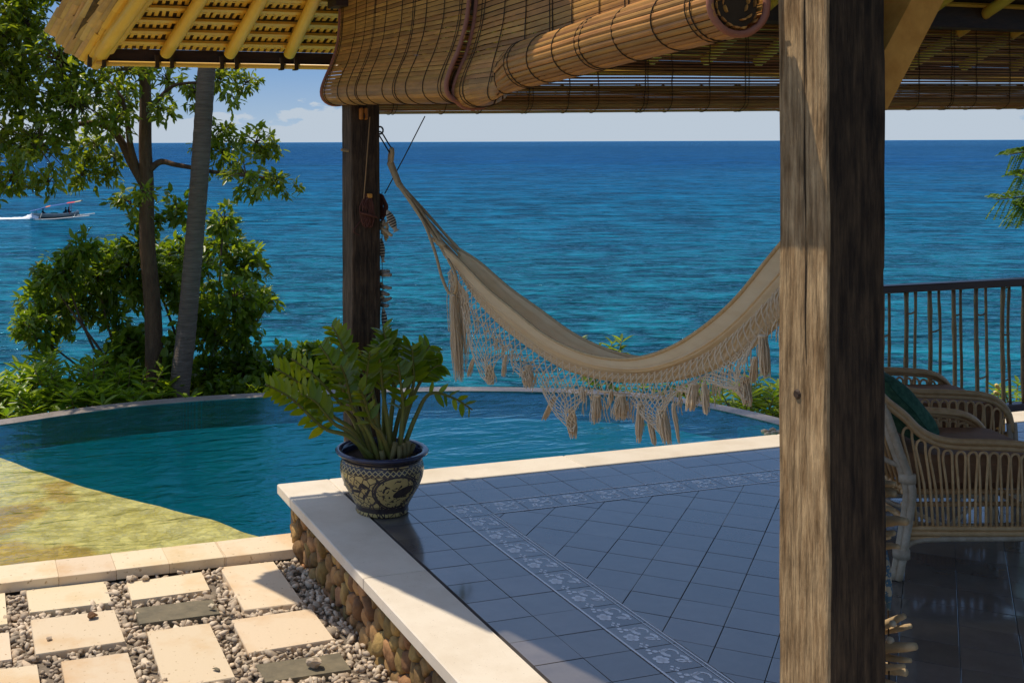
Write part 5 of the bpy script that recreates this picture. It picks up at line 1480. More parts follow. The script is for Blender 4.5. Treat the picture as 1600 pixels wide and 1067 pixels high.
# ================================================================== RATTAN ARMCHAIRS
def armchair(name, label, X0, Y0, wd, group='rattan armchairs on the terrace'):
    """local x forward, y across, z up; stands on the tiles"""
    loc = Vector((CY_ * X0 + SY_ * Y0, -SY_ * X0 + CY_ * Y0, 0.002))
    t = thing(name, label, 'armchair', loc, -YAW, group)
    arm = [(-.10, .74), (-.045, .662), (.03, .60), (.085, .545), (.15, .512), (.22, .500), (.32, .497), (.42, .492), (.50, .482), (.56, .455), (.60, .405), (.615, .34)]
    def arm_z(x):
        for (a, b), (c, d) in zip(arm[:-1], arm[1:]):
            if a <= x <= c: return b + (d - b) * (x - a) / (c - a)
        return arm[-1][1]
    for y in (0.0, wd):
        sg = -1 if y == 0 else 1
        P = cr_spline([Vector((x, y, z)) for x, z in arm], 5)
        g = G()
        for dz, dy, r_ in ((0, 0, .0125), (-.020, sg * .004, .0095), (-.004, -sg * .018, .010)):
            g.add(tube([p + Vector((0, dy, dz)) for p in P], r_, 8))
        obj('arm_rail', g.vf()[:2], m_rattan, t, smooth=True)
        # rear leg: thick bundle, kinked at seat height
        lp_ = cr_spline([Vector((-.055, y, .64)), Vector((.0, y, .48)), Vector((.046, y, .345)), Vector((.046, y, .27)), Vector((.022, y, .12)), Vector((.0, y, .0))], 5)
        g = G()
        for dx, dy in ((-.013, 0), (.011, 0), (0, .013), (0, -.013)): g.add(tube([p + Vector((dx, dy, 0)) for p in lp_], .0125, 7))
        leg = obj('leg', g.vf()[:2], m_rattan_grey, t, smooth=True)
        for z_ in (.085, .36): 
            q = min(lp_, key=lambda p: abs(p.z - z_)); tv = tube([q + Vector((0, 0, -.016)), q + Vector((0, 0, .016))], .030, 10); obj('binding', tv, m_rattan_grey, leg, smooth=True)
        lp2 = cr_spline([Vector((.615, y, .36)), Vector((.625, y, .2)), Vector((.640, y, .0))], 5); g = G()
        for dx, dy in ((-.012, 0), (.010, 0), (0, .012)): g.add(tube([p + Vector((dx, dy, 0)) for p in lp2], .012, 7))
        obj('leg', g.vf()[:2], m_rattan_grey, t, smooth=True)
        g = G()
        for dz, r_ in ((.186, .010), (.168, .011), (.150, .008)): g.add(tube([(.03, y, dz), (.2, y, dz - .002), (.42, y, dz - .004), (.62, y, dz)], r_, 7))
        obj('side_rail', g.vf()[:2], m_rattan, t, smooth=True)
        P = cr_spline([Vector((.015, y, .06)), Vector((.028, y, .11)), Vector((.075, y, .140)), Vector((.2, y, .146)), Vector((.33, y, .146)), Vector((.50, y, .146)), Vector((.585, y, .136)), Vector((.622, y, .10)), Vector((.632, y, .05))], 4)
        obj('arch_brace', tube(P, .011, 8), m_rattan_grey, t, smooth=True)
        # hairpin loops of split cane under the arm
        for i in range(14):
            xb = .085 + .0385 * i; xt = xb - .045 * max(0, 1 - i / 4.5) + .002
            zt = arm_z(xt) - .034; zb = .178
            hw = .0165
            P = [Vector((xb - hw * .62, y, zb)), Vector((xb - hw * .66 + (xt - xb) * .35, y, zb + (zt - zb) * .5)), Vector((xt - hw, y, zt - .045))]
            for k_ in range(9):
                a = math.pi - math.pi * k_ / 8; P.append(Vector((xt + hw * math.cos(a), y, zt - .022 + .020 * math.sin(a))))
            P += [Vector((xt + hw, y, zt - .045)), Vector((xb + hw * .66 + (xt - xb) * .35, y, zb + (zt - zb) * .5)), Vector((xb + hw * .62, y, zb))]
            P = cr_spline(P, 2)
            obj('cane_loop', tube(P, .0052, 6), m_rattan, t, smooth=True)
    # seat, cross rails and back
    g = G()
    for x, z in ((.06, .30), (.06, .20), (.60, .30), (.60, .19)): g.add(tube([(x, 0, z), (x, wd, z)], .012, 8))
    for z in (.31, .265): 
        for y in (.025, wd - .025): g.add(tube([(.03, y, z), (.61, y, z)], .009, 7))
    obj('seat_frame', g.vf()[:2], m_rattan, t, smooth=True)
    obj('seat', bbox_bev((.335, wd / 2, .375), (.55, wd - .05, .125), .03), m_seat, t)
    bk = G()
    for i in range(13):
        y = wd * (i + .5) / 13; bk.add(tube([(.045, y, .30), (-.03, y, .55), (-.095, y, .74)], .006, 6))
    for x, z in ((.045, .32), (-.03, .55), (-.10, .745)): bk.add(tube([(x, -.005, z), (x, wd + .005, z)], .012, 8))
    obj('backrest', bk.vf()[:2], m_rattan, t, smooth=True)
    g = G(); g.add(tube([(.04, .03, .20), (.32, wd * .5, .10), (.62, wd - .03, .19)], .009, 6)); g.add(tube([(.04, wd - .03, .20), (.32, wd * .5 + .02, .10), (.62, .03, .19)], .009, 6))
    obj('cross_brace', g.vf()[:2], m_rattan_grey, t, smooth=True)
    # a short second strut behind the rear leg, as on the near side of the frame
    for y in (0.0, wd): obj('rear_strut', tube(cr_spline([Vector((-.075, y, .46)), Vector((-.03, y, .43)), Vector((.03, y, .405))], 5), .010, 7), m_rattan_grey, t, smooth=True)
    return t
ch1 = armchair('rattan_armchair', 'honey rattan armchair with looped cane side nearest the big post', 1.965, 4.25, .52)
ch2 = armchair('rattan_armchair', 'second rattan armchair behind the first, nearer the railing', 2.25, 5.10, .50)
def cushion(label, ch, loc, lean, sz=(.33, .36)):
    V, F = [], []; n_ = 14
    for sd in (1, -1):
        for i in range(n_ + 1):
            for j in range(n_ + 1):
                u, v = i / n_ * 2 - 1, j / n_ * 2 - 1
                pin = 1 - .10 * (u * u * v * v) ; ed = (1 - u ** 4) * (1 - v ** 4)
                V.append((u * sz[1] / 2 * (1 - .05 * v * v) * pin, sd * (.062 * ed ** .55 + .001), v * sz[0] / 2 * (1 - .05 * u * u) * pin))
    m_ = (n_ + 1) ** 2
    for s_ in range(2):
        for i in range(n_):
            for j in range(n_):
                a = s_ * m_ + i * (n_ + 1) + j; q = (a, a + 1, a + n_ + 2, a + n_ + 1); F.append(q if s_ else q[::-1])
    V, F = wobble((V, F), .008, 9, 3)
    o = obj('cushion', (V, F), m_green, smooth=True); props(o, label, 'cushion', 'green cushions on the armchairs')
    base = Matrix.Translation(ch.location) @ Matrix.Rotation(-YAW, 4, 'Z')
    o.matrix_world = base @ Matrix.Translation(loc) @ Matrix.Rotation(lean, 4, 'Y') @ Matrix.Rotation(R(90), 4, 'Z')
    return o
cushion('green cushion leaning against the back of the near armchair', ch1, (.105, .25, .585), -.72)
cushion('green cushion on the second armchair, mostly behind the post', ch2, (.03, .25, .60), -.55)

# ================================================================== RAILING
RY = 4.93
def rp(px, py): return at_y(px, py, RY)
rl_ = thing('bamboo_railing', 'balcony railing of paired bamboo canes between dark red wooden rails', 'railing', (4.2, RY, 0.002)); ro_ = Vector(rl_.location)
zt, zb = rp(1490, 446).z, rp(1580, 636).z
x0, x1 = rp(1345, 450).x, rp(1770, 450).x
obj('top_rail', bbox_bev(((x0 + x1) / 2 - ro_.x, 0, zt - ro_.z), (x1 - x0, .07, .040), .006), m_rail, rl_)
obj('bottom_rail', bbox_bev(((x0 + x1) / 2 - ro_.x, 0, zb - ro_.z), (x1 - x0, .06, .040), .006), m_rail, rl_)
for px in (1332, 1562, 1785):
    p = rp(px, 600)
    obj('post', bbox_bev((p.x - ro_.x, .012, (zb - .02) / 2), (.055, .05, zb - .022), .004), m_brace, rl_)
    if px != 1562: obj('post', bbox_bev((p.x - ro_.x, .012, (zb + zt) / 2), (.055, .05, zt - zb - .042), .004), m_rail, rl_)
pairs = [(1378.5, 1389, [524]), (1415.6, 1430, [489]), (1453, 1467.5, [517]), (1491, 1502, [491, 613]), (1526, 1541, [491, 590]), (1567, 1577, [449, 522, 593]), (1599, 1612, [470, 560]), (1640, 1652, [500]), (1684, 1696, [520]), (1730, 1742, [500])]
for k_, (xa, xb, links) in enumerate(pairs):
    pa, pb_ = rp(xa, 550).x - ro_.x, rp(xb, 550).x - ro_.x
    for ci, (xx, r_, lean) in enumerate(((pa, .0108, 0), (pb_, .0075, .004))):
        Z = np.linspace(zb + .021, zt - .021, 13) - ro_.z
        P = [Vector((xx + lean * math.sin(k_ * 3 + i * .3) + random.uniform(-.0012, .0012), .004 * math.sin(k_ + i * .4), z)) for i, z in enumerate(Z)]
        rr = [r_ * (1.22 if (i * 5 + k_ * 3) % 7 == 0 else 1) for i in range(13)]
        obj('cane', tube(P, rr, 8), m_baluster, rl_, smooth=True)
    for ly in links:
        z = rp(xa, ly).z - ro_.z
        P = [Vector((pa, 0, z + .004)), Vector((pa * .65 + pb_ * .35, -.003, z - .006)), Vector((pb_, 0, z + .003))]
        obj('joint_branch', tube(cr_spline(P, 4), .0048, 6), m_baluster, rl_, smooth=True)

# ================================================================== TREES AND SHRUBS
def crown_mesh(name, blobs, n_leaf, L0, m, droop=.25, rosette=7, seed=1, spread=.06, twigs=None, wratio=.5):
    """blobs: (center Vector, radius, weight). Leaves sit in rosettes at twig ends spread through each blob"""
    rng = np.random.default_rng(seed)
    w_ = np.array([b[1] ** 2 * (b[2] if len(b) > 2 else 1) for b in blobs]); w_ /= w_.sum()
    nr = n_leaf // rosette
    idx = rng.choice(len(blobs), nr, p=w_)
    C = np.array([tuple(b[0]) for b in blobs])[idx]; rad = np.array([b[1] for b in blobs])[idx]
    d = rng.normal(size=(nr, 3)); d /= np.linalg.norm(d, axis=1, keepdims=True)
    q = rng.random(nr) ** .45
    # ragged outline: push radius by direction noise
    ns = np.array([mnoise.noise(Vector((a[0] * 2.2 + i_ * 5, a[1] * 2.2, a[2] * 2.2))) for a, i_ in zip(d, idx)])
    tips = C + d * (rad * q * (1 + .45 * ns))[:, None] * np.array([1, 1, .92])
    if twigs is not None:
        sel = rng.choice(nr, min(nr, twigs[1]), replace=False)
        for s_ in sel:
            A = Vector(C[s_]); B = Vector(tips[s_]); twigs[0].add(tube([A, A.lerp(B, .5) + Vector((0, 0, .02)), B], [.007, .004, .002], 4, False))
    B = np.repeat(tips, rosette, axis=0) + rng.normal(0, spread * .3, (nr * rosette, 3))
    od = np.repeat(d, rosette, axis=0)
    dirs = rng.normal(size=(nr * rosette, 3)) * .8 + od * .7 + np.array([0, 0, -droop])
    up = rng.normal(size=(nr * rosette, 3)) * .45 + np.array([0, 0, 1.0])
    L_ = L0 * rng.uniform(.65, 1.2, len(B)); tone = np.clip(np.repeat(rng.random(nr), rosette) * .6 + rng.random(len(B)) * .3, 0, 1)
    return leaves_mesh(name, B, dirs, up, L_, L_ * wratio, m, tone)
D1 = 9.6
def blobs_px(L_, D, dj=.5, seed=0):
    rng = random.Random(seed); o = []
    for e_ in L_:
        px, py, pr = e_[:3]; Dd = D + rng.uniform(-dj, dj)
        o.append((at_d(px, py, Dd), pr / FPX * Dd, e_[3] if len(e_) > 3 else 1))
    return o
def limb(P, r0, r1, n_=9):
    P = cr_spline(P, 6); k_ = len(P); return tube([p + mnoise.noise_vector(p * 1.7) * .02 for p in P], [r0 + (r1 - r0) * (i / (k_ - 1)) ** .8 for i in range(k_)], n_)
t1 = thing('broadleaf_tree', 'brown trunked tree with drooping leafy boughs left of the leaning palm', 'tree', at_d(244, 690, D1)); to = Vector(t1.location)
tl_ = lambda VF: ([Vector(v) - to for v in VF[0]], VF[1])
tp = [at_d(244, 720, D1), at_d(244, 620, D1), at_d(240, 540, D1), at_d(234, 430, D1), at_d(228, 330, D1), at_d(228, 262, D1), at_d(227, 180, D1), at_d(224, 90, D1), at_d(226, -40, D1), at_d(215, -200, D1)]
obj('trunk', tl_(limb(tp, .092, .035, 14)), m_bark, t1, smooth=True)
trk = t1.children[0]
for P, r0 in (([(226, 290), (206, 255), (186, 215), (160, 195), (120, 195), (80, 205)], .05), ([(216, 275), (205, 230), (196, 175), (180, 140), (150, 110)], .035), ([(232, 265), (252, 252), (276, 258), (330, 268), (390, 275), (430, 280)], .032), ([(230, 170), (250, 150), (275, 130), (330, 125)], .03), ([(228, 120), (190, 90), (120, 70), (60, 60)], .04), ([(226, 40), (150, 10), (70, 0)], .04), ([(228, 330), (214, 320), (200, 318)], .02), ([(226, 20), (290, -20), (340, -60)], .03)):
    pts = [at_d(px, py, D1 + .05 * math.sin(i * 2 + px)) for i, (px, py) in enumerate(P)]
    obj('limb', tl_(limb(pts, r0, r0 * .3, 8)), m_bark, t1, smooth=True)
B1 = blobs_px([(30, 40, 62), (95, 95, 62), (30, 140, 75), (120, 160, 68), (60, 230, 62), (20, 280, 40), (150, 225, 45), (188, 160, 42), (130, 275, 28), (200, 110, 40), (75, 285, 26), (40, -30, 60), (-30, 60, 80), (-40, 180, 80), (180, 190, 30), (262, 128, 38), (345, 122, 34), (385, 130, 22), (300, 140, 30), (365, 155, 18), (250, 170, 26), (10, 90, 60),
    (352, 240, 40), (400, 222, 28), (428, 228, 18), (385, 275, 34), (430, 286, 26), (462, 292, 14), (345, 205, 24), (400, 300, 20), (205, 318, 26), (222, 300, 18), (165, 275, 22), (180, 250, 22), (-20, 250, 50), (300, -40, 50), (200, -60, 60)], D1, .55, 4)
tw = G()
cm = crown_mesh('leaf_crown', B1, 13500, .078, m_leaf_tree, .35, 7, 5, twigs=(tw, 900), wratio=.40)
cm.transform(Matrix.Translation(-to)); cw = inst('crown', cm, t1); stuff(cw)
obj('twigs', tl_(tw.vf()[:2]), m_twig, t1)['kind'] = 'stuff'

t2 = thing('palm_tree', 'slender grey ringed palm trunk leaning right beside the brown tree', 'palm tree', at_d(277, 690, 9.45)); to2 = Vector(t2.location)
pp2 = cr_spline([at_d(276, 720, 9.45), at_d(279, 625, 9.45), at_d(291, 520, 9.45), at_d(300, 420, 9.45), at_d(310, 300, 9.45), at_d(318, 180, 9.45), at_d(326, 60, 9.45), at_d(338, -150, 9.45), at_d(352, -420, 9.45), at_d(366, -700, 9.45)], 12)
rr = [.092 - .012 * min(1, i / 30) - .012 * i / len(pp2) + (.003 if i % 2 else 0) for i in range(len(pp2))]
for i in range(8): rr[i] += .012 * (1 - i / 8)
tv = tube(pp2, rr, 14); obj('trunk', ([v - to2 for v in tv[0]], tv[1]), m_palm, t2, smooth=True)
top = pp2[-1]
for k_ in range(13):
    a = 2 * math.pi * k_ / 13 + .2; out_ = Vector((math.cos(a), math.sin(a), 0))
    P = cr_spline([top, top + out_ * .5 + Vector((0, 0, .45)), top + out_ * 1.1 + Vector((0, 0, .45)), top + out_ * 1.7 + Vector((0, 0, -.1 - .2 * (k_ % 3)))], 7)
    fr_ = obj('frond', ([v - to2 for v in tube(P, [.018 - .014 * i / len(P) for i in range(len(P))], 5)[0]], tube(P, .01, 5)[1]), m_stem, t2)
    base, dirs, ups = [], [], []
    for q in range(60):
        f_ = .15 + .85 * (q // 2) / 30; p = lerp_path(P, f_); tg = (lerp_path(P, min(1, f_ + .03)) - lerp_path(P, f_ - .03)).normalized(); s_ = tg.cross(Vector((0, 0, 1))).normalized() * (1 if q % 2 else -1)
        base.append(tuple(p)); dirs.append(tuple(s_ + tg * .6 + Vector((0, 0, -.35)))); ups.append((0, 0, 1))
    me = leaves_mesh('leaflets', np.array(base), np.array(dirs), np.array(ups), np.full(60, .42), np.full(60, .035), m_leaf_palm, RNG.random(60))
    me.transform(Matrix.Translation(-to2)); inst('leaflets', me, fr_)

def shrub(name, label, D, px0, py0, blobs, n_leaf, L0, m, droop=.2, rosette=7, seed=1, dj=.4, ntw=300, cat='shrub', stems=3, wratio=.5, group=None):
    t = thing(name, label, cat, at_d(px0, py0, D), 0, group); o_ = Vector(t.location)
    B = blobs_px(blobs, D, dj, seed); tw_ = G()
    me = crown_mesh('leaf_crown', B, n_leaf, L0, m, droop, rosette, seed, twigs=(tw_, ntw), wratio=wratio)
    me.transform(Matrix.Translation(-o_)); stuff(inst('foliage', me, t))
    rng = random.Random(seed)
    for k_ in range(stems):
        b = B[rng.randrange(len(B))]; P = [o_ + Vector((rng.uniform(-.06, .06), rng.uniform(-.06, .06), 0)), o_.lerp(b[0], .5) + Vector((rng.uniform(-.08, .08), 0, .05)), b[0]]
        tv = limb(P, .018, .007, 6); obj('branch', ([v - o_ for v in tv[0]], tv[1]), m_twig, t, smooth=True)
    obj('twigs', ([Vector(v) - o_ for v in tw_.V], tw_.F), m_twig, t)['kind'] = 'stuff'
    return t
shrub('sea_shrub', 'rounded shrub reaching left over the sea beside the brown trunk', 9.9, 225, 700, [(100, 425, 40), (60, 470, 36), (150, 430, 42), (205, 415, 36), (50, 510, 28), (105, 480, 46), (160, 470, 40), (210, 455, 36), (70, 530, 22), (215, 385, 28), (125, 395, 30), (30, 505, 20), (180, 500, 24), (80, 440, 34), (175, 400, 30)], 4900, .09, m_leaf_shrub, .3, 7, 21, wratio=.38, stems=6)
shrub('sea_shrub', 'taller glossy shrub growing right of the leaning palm trunk', 10.2, 320, 690, [(270, 395, 40), (345, 385, 42), (385, 415, 34), (365, 470, 48), (405, 470, 26), (300, 470, 40), (330, 530, 46), (280, 330, 26), (260, 440, 34), (425, 470, 12), (380, 520, 30), (350, 345, 24), (310, 420, 34), (230, 345, 22), (190, 310, 16)], 4600, .085, m_leaf_shrub, .25, 7, 23, wratio=.48, stems=7)
shrub('sea_shrub', 'shaded shrub with round leaves between the two trunk bases', 9.9, 215, 700, [(200, 540, 32), (215, 580, 36), (180, 585, 24), (265, 560, 30), (255, 600, 26), (195, 620, 28), (240, 640, 30)], 2600, .085, m_leaf_shrub, .3, 6, 25, wratio=.7)
shrub('hedge_shrub', 'dark low shrub behind the pool rim left of the potted plant', 9.9, 360, 700, [(330, 590, 36), (380, 580, 38), (300, 610, 30), (345, 620, 34), (400, 615, 30)], 3200, .07, m_leaf_shrub, .2, 7, 27, wratio=.6)
shrub('hedge_shrub', 'low shrub behind the pool rim just behind the potted plant', 9.9, 470, 690, [(430, 575, 34), (475, 570, 34), (450, 605, 34), (500, 560, 30), (520, 590, 30), (415, 600, 26), (545, 570, 24)], 3200, .07, m_leaf_shrub, .2, 7, 29, wratio=.55)
# bright lanceolate plants at the far left: stems with long leaves
def lance_plant(label, px, py, D, h_, n_st, seed, L0=.15, group='bright long leaved plants behind the pool rim', spread=.35, m=None, wr=.26, nl=9):
    t = thing('long_leaf_plant', label, 'plant', at_d(px, py, D), 0, group); o_ = Vector(t.location); rng = random.Random(seed)
    m = m or m_leaf_bright
    for k_ in range(n_st):
        a = rng.uniform(0, 6.28); q = spread * rng.random() ** .5
        B = Vector((math.cos(a) * q, math.sin(a) * q, h_ * rng.uniform(.6, 1.05))); P = cr_spline([Vector((B.x * .2, B.y * .2, 0)), Vector((B.x * .6, B.y * .6, B.z * .55)), B], 6)
        st = obj('stem', tube(P, [.009 - .006 * i / len(P) for i in range(len(P))], 6), m_stub, t, smooth=True)
        base, dirs, ups = [], [], []
        for q_ in range(nl + 4):
            f_ = 1 - .5 * (q_ / (nl + 4)) ** 1.5; p = lerp_path(P, f_); an = q_ * 2.4 + k_
            base.append(tuple(p)); dirs.append((math.cos(an), math.sin(an), .75 - .75 * q_ / nl + rng.uniform(-.2, .2))); ups.append((rng.uniform(-.3, .3), rng.uniform(-.3, .3), 1))
        n_ = len(base); Ls = np.array([L0 * rng.uniform(.7, 1.15) for _ in range(n_)])
        me = leaves_mesh('leaves', np.array(base), np.array(dirs), np.array(ups), Ls, Ls * wr, m, np.array([rng.random() for _ in range(n_)]))
        inst('leaf_rosette', me, st)
    return t
LPX = [(15, 700, 9.3, .62), (62, 690, 9.5, .66), (105, 690, 9.3, .62), (150, 685, 9.2, .62), (195, 680, 9.3, .56), (35, 700, 8.95, .42), (85, 690, 8.95, .42), (130, 685, 9.0, .40), (178, 675, 9.05, .36), (-30, 705, 9.2, .6), (232, 668, 9.1, .26)]
for i, (px, py, D, h_) in enumerate(LPX):
    lance_plant('bright green long leaved plant ' + ['cut by the left edge', 'under the drooping boughs, tallest of its row', 'in the middle of the sunny row', 'halfway to the brown trunk', 'beside the brown trunk base', 'low at the pool rim in the left corner', 'low at the rim below the tallest one', 'low at the rim in the middle of the row', 'low at the rim next to the brown trunk', 'beyond the left edge of the picture', 'at the rim in front of the brown trunk'][i], px, py, D, h_, 15, 40 + i)
# right of the pool: feathery plants beyond the rim
for i, (px, py, D, h_, ns) in enumerate(((1130, 700, 9.0, .42, 13), (1175, 700, 8.8, .45, 14), (1205, 700, 9.2, .52, 12), (1100, 690, 9.3, .38, 10), (1235, 700, 9.0, .5, 12))):
    lance_plant(['feathery dark green plant behind the hammock tassels', 'feathery plant at the right end of the pool rim', 'tall feathery plant touching the near post outline', 'small feathery plant farthest left beyond the rim', 'feathery plant hidden behind the near post'][i], px, py, D, h_, ns, 60 + i, L0=.12, group='feathery plants beyond the right end of the pool', m=m_leaf_shrub, wr=.22, nl=12)
lance_plant('slender green sprig rising above the sag of the hammock', 938, 660, 9.8, .74, 9, 70, L0=.12, group=None, spread=.26, m=m_leaf_shrub, wr=.26, nl=10)
lance_plant('small leafy plant at the rim below the hammock belly', 830, 650, 9.3, .20, 8, 71, L0=.09, group=None, m=m_leaf_shrub, wr=.3)
lance_plant('low leafy plants at the rim behind the lowest fringe', 1010, 650, 9.2, .26, 14, 72, L0=.10, group=None, spread=.6, m=m_leaf_shrub, wr=.3)
yl = lance_plant('small plant with yellow blossoms below the railing', 1585, 650, 8.2, .20, 7, 73, L0=.09, group=None, spread=.18, m=m_leaf_bright, wr=.34)
for k_ in range(7):
    p = at_d(1562 + random.uniform(-9, 12), 608 + random.uniform(-7, 8), 8.15) - Vector(yl.location); V, F = ico(1); obj('blossom', ([p + v * random.uniform(.012, .018) for v in V], F), m_flower, yl)
# feathery tree whose twig hangs in at the right edge
t3 = thing('feathery_tree', 'fine leaved tree whose bright twig hangs in at the right edge over the sea', 'tree', at_d(1800, 900, 7.6)); to3 = Vector(t3.location)
tv = limb([at_d(1800, 900, 7.6), at_d(1790, 500, 7.6), at_d(1760, 150, 7.6), at_d(1780, -200, 7.6)], .10, .04, 10); obj('trunk', ([v - to3 for v in tv[0]], tv[1]), m_bark, t3, smooth=True)
for bi, P in enumerate(([(1760, 150), (1690, 200), (1620, 232), (1578, 242)], [(1770, 230), (1690, 262), (1625, 268), (1586, 276)], [(1770, 260), (1690, 290), (1620, 305), (1556, 312)], [(1775, 300), (1690, 320), (1620, 318), (1584, 322)], [(1760, 120), (1700, 150), (1650, 200), (1600, 250)], [(1775, 240), (1690, 300), (1640, 318), (1592, 326)])):
    pts = cr_spline([at_d(px, py, 7.6 + .06 * math.sin(bi * 3 + i)) for i, (px, py) in enumerate(P)], 8)
    lb = obj('limb', ([v - to3 for v in tube(pts, [.014 - .012 * i / len(pts) for i in range(len(pts))], 6)[0]], tube(pts, .01, 6)[1]), m_twig, t3)
    base, dirs, ups = [], [], []
    for q in range(34):
        f_ = .35 + .65 * q / 34; p = lerp_path(pts, f_); sgn = 1 if q % 2 else -1
        tg = (lerp_path(pts, min(1, f_ + .03)) - lerp_path(pts, f_ - .03)).normalized(); s_ = Vector((.2 * sgn, random.uniform(-.5, .5), sgn * .8 - .5)).normalized()
        P2 = [p + s_ * (.085 * j / 9) + tg * (.06 * j / 9) + Vector((0, 0, -.035 * (j / 9) ** 2)) for j in range(10)]
        for j in range(1, 10):
            for e_ in (-1, 1):
                base.append(tuple(P2[j])); dirs.append(tuple(tg.cross(s_).normalized() * .5 * e_ + tg * e_ * .7 + s_ * .4)); ups.append((random.uniform(-.6, .6), random.uniform(-1, 0), .6))
    n_ = len(base); me = leaves_mesh('leaflets', np.array(base), np.array(dirs), np.array(ups), np.full(n_, .028), np.full(n_, .010), m_leaf_bright, RNG.random(n_) * .6)
    me.transform(Matrix.Translation(-to3)); stuff(inst('leaflets', me, lb))

# white ornament and pool end wall glimpsed left of the near post
pe = structure(obj('pool_end_wall', box((5.24, 5.75, -.55), (.10, .9, .56)), m_rim))
ob = at_d(1206, 652, 6.95)
orn = thing('stone_ornament', 'small pale carved stone beside the end of the pool, half behind the post', 'ornament', (ob.x, ob.y, -.268))
tv = lathe([(0, 0), (.075, 0), (.09, .03), (.085, .06), (.05, .085), (.03, .11), (0, .115)], 18); tv = wobble(tv, .008, 18, 4); obj('body', tv, m_white, orn, smooth=True)
for k_ in range(7):
    a = k_ * .9; V, F = ico(1); obj('petal', ([Vector((math.cos(a) * .045, math.sin(a) * .035, .125 + .01 * (k_ % 2))) + Vector((v.x * .026, v.y * .02, v.z * .018)) for v in V], F), m_white_cream, orn, smooth=True)

# ================================================================== BOAT
BD = (EYE - SEA_Z) * FPX / (340.0 - 222.2)
def bpx(px, py, d=0.0): return at_d(px, py, BD + d)
bo = bpx(92, 339); bo.z = SEA_Z
boat = thing('outrigger_boat', 'small grey outrigger boat with rolled blue and red awning speeding right', 'boat', bo)
mpx = BD / FPX
HX_ = Vector((CY_, -SY_, 0)); HY_ = Vector((SY_, CY_, 0))
def bl(px, py, d=0.0): return HX_ * ((px - 92) * mpx) + HY_ * d + Vector((0, 0, (341 - py) * mpx))
secs = [(52, 332, 340, .32), (60, 333, 341, .42), (75, 333, 341, .48), (95, 333, 340.5, .46), (110, 331.5, 339, .36), (121, 329.5, 336, .14), (124, 329, 332, .03)]
V, F, MI = [], [], []
for px, yt, yb, hw in secs:
    for hx, yy in ((-1, yt), (-.95, yt + 1.2), (-.7, (yt + yb) / 2 + 1), (0, yb), (.7, (yt + yb) / 2 + 1), (.95, yt + 1.2), (1, yt), (.8, yt), (.6, yt + 1.5), (0, yt + 3), (-.6, yt + 1.5), (-.8, yt)): V.append(bl(px, yy, hx * hw))
for i in range(len(secs) - 1):
    for j in range(12): F.append((i * 12 + j, i * 12 + (j + 1) % 12, (i + 1) * 12 + (j + 1) % 12, (i + 1) * 12 + j)); MI.append(1 if j in (0, 5) else 0)
F += [tuple(range(12))[::-1]]; MI.append(0)
obj('hull', (V, F, MI), [m_hull, m_white], boat)
obj('outrigger_float', tube([bl(60, 341.5, -1.6), bl(90, 340.5, -1.6), bl(118, 338, -1.6), bl(144, 335.5, -1.6)], .07, 8), m_white, boat)
obj('outrigger_float', tube([bl(64, 341.5, 1.6), bl(90, 340.5, 1.6), bl(144, 334.5, 1.6)], .07, 8), m_white, boat)
for px in (68, 120): obj('outrigger_arm', tube([bl(px, 339, -1.6), bl(px, 332, -.8), bl(px, 331, 0), bl(px, 332, .8), bl(px, 339, 1.6)], .05, 6), m_hull, boat)
A = [(48, 329), (62, 326), (73, 322.5), (80, 321), (100, 318), (106, 316.5), (118, 315), (128, 313)]
for i, m_ in enumerate((m_blue, m_blue, m_orangecloth, m_blue, m_blue, m_redcloth, m_driftwood)):
    P, Q = A[i], A[i + 1]; V, F = [], []
    for (px, py) in (P, Q):
        for d_, h_ in ((-.75, 0), (-.4, 1.0), (0, 1.4), (.4, 1.0), (.75, 0), (.4, -.2), (0, .1), (-.4, -.2)): V.append(bl(px, py - h_ + .6, d_))
    F = [(j, (j + 1) % 8, 8 + (j + 1) % 8, 8 + j) for j in range(8)] + [tuple(range(8))[::-1], tuple(range(8, 16))]
    obj('awning_panel', (V, F), m_, boat)
for px, py in ((56, 327), (110, 316)):
    for d_ in (-.4, .4): obj('awning_pole', tube([bl(px, 334, d_), bl(px, py, d_)], .03, 5), m_redcloth if px > 100 else m_hull, boat)
obj('bow_cap', bbox_bev(bl(121, 328.8, 0), (.3, .2, .2), .04), m_white, boat)
obj('cargo', wobble(bbox_bev(bl(85, 333.5, 0), (.9, .5, .3), .06), .05, 3, 3), m_hullgreen, boat)
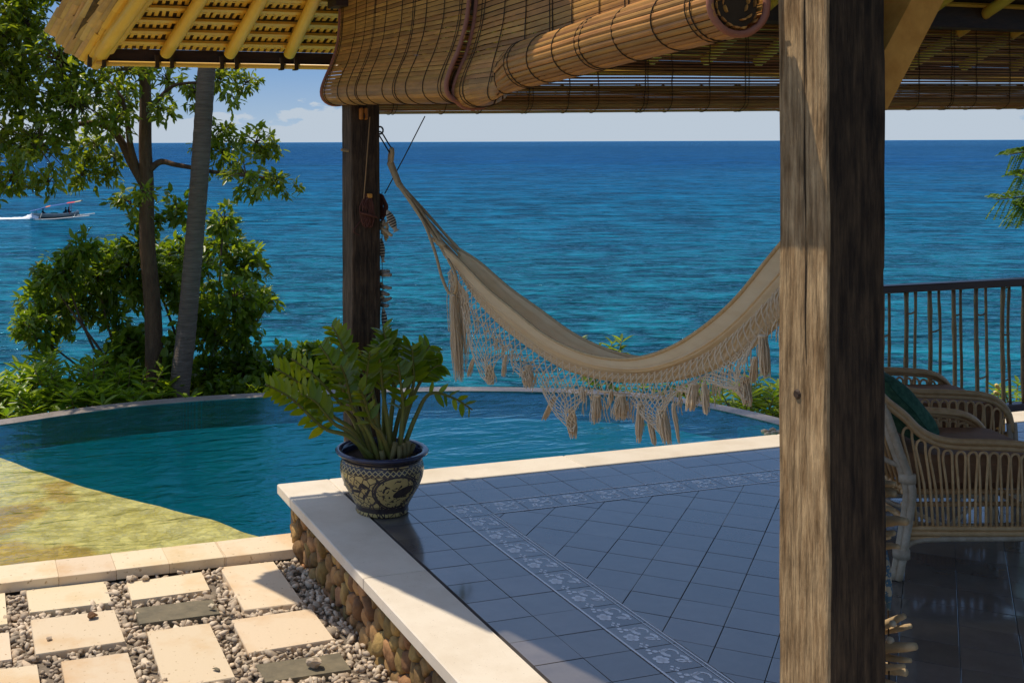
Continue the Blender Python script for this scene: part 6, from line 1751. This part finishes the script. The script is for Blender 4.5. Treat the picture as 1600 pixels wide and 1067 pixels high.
def seated(px, py, lab, face):
    p = thing('person', lab, 'person', Vector(bo) + bl(px, py + 2, 0), 0, 'people riding in the outrigger boat'); V, F = [], []
    prof_ = [(.0, 0, .05), (.02, .0, .17), (.18, .0, .19), (.38, .0, .20), (.48, .0, .17), (.53, .0, .07), (.58, .01, .065), (.62, .02, .095), (.70, .02, .11), (.77, .02, .09), (.81, .02, .03)]
    n_ = 10
    for z, dx, r_ in prof_:
        for k_ in range(n_):
            a = 2 * math.pi * k_ / n_; V.append((dx * face + r_ * .75 * math.cos(a), r_ * math.sin(a) * (1 if z < .5 else .85), z))
    for i in range(len(prof_) - 1):
        for k_ in range(n_): F.append((i * n_ + k_, i * n_ + (k_ + 1) % n_, (i + 1) * n_ + (k_ + 1) % n_, (i + 1) * n_ + k_))
    g = G().add((V, F))
    for s_ in (-1, 1):
        g.add(tube([(0, .17 * s_, .44), (.10 * face, .22 * s_, .27), (.26 * face, .14 * s_, .22)], [.055, .045, .035], 6))
        g.add(tube([(0, .09 * s_, .07), (.32 * face, .11 * s_, .16), (.36 * face, .11 * s_, -.12)], [.09, .07, .05], 6))
    obj('body', g.vf()[:2], m_dark, p, smooth=True)
seated(67, 333, 'dark clothed person seated at the stern of the boat', 1)
seated(103, 331, 'dark clothed person seated at the bow, left of the pair', -1)
seated(107, 330.5, 'dark clothed person seated at the bow, right of the pair', 1)
V, F = [], []; nW = 40
for i in range(nW + 1):
    f_ = i / nW; px = 62 - 130 * f_; h_ = max(0.05, .45 * math.exp(-((f_ - .07) / .08) ** 2) + .22 * (1 - f_))
    for j in range(9):
        v = j / 8 * 2 - 1; wd_ = .5 + 2.2 * f_
        nn = mnoise.noise(Vector((px * .22, j * 1.3, 0)))
        V.append(HX_ * ((px - 92) * mpx) + HY_ * (v * wd_ + .3 * nn) + Vector((0, 0, max(.02, h_ * (1 - v * v) * (1 + .9 * nn)))))
for i in range(nW):
    for j in range(8): a = i * 9 + j; F.append((a, a + 1, a + 10, a + 9))
wk = obj('wake_foam', (V, F), m_foam); wk.location = bo; stuff(wk); wk['label'] = 'white foam trail behind the speeding outrigger boat'; wk['category'] = 'foam'
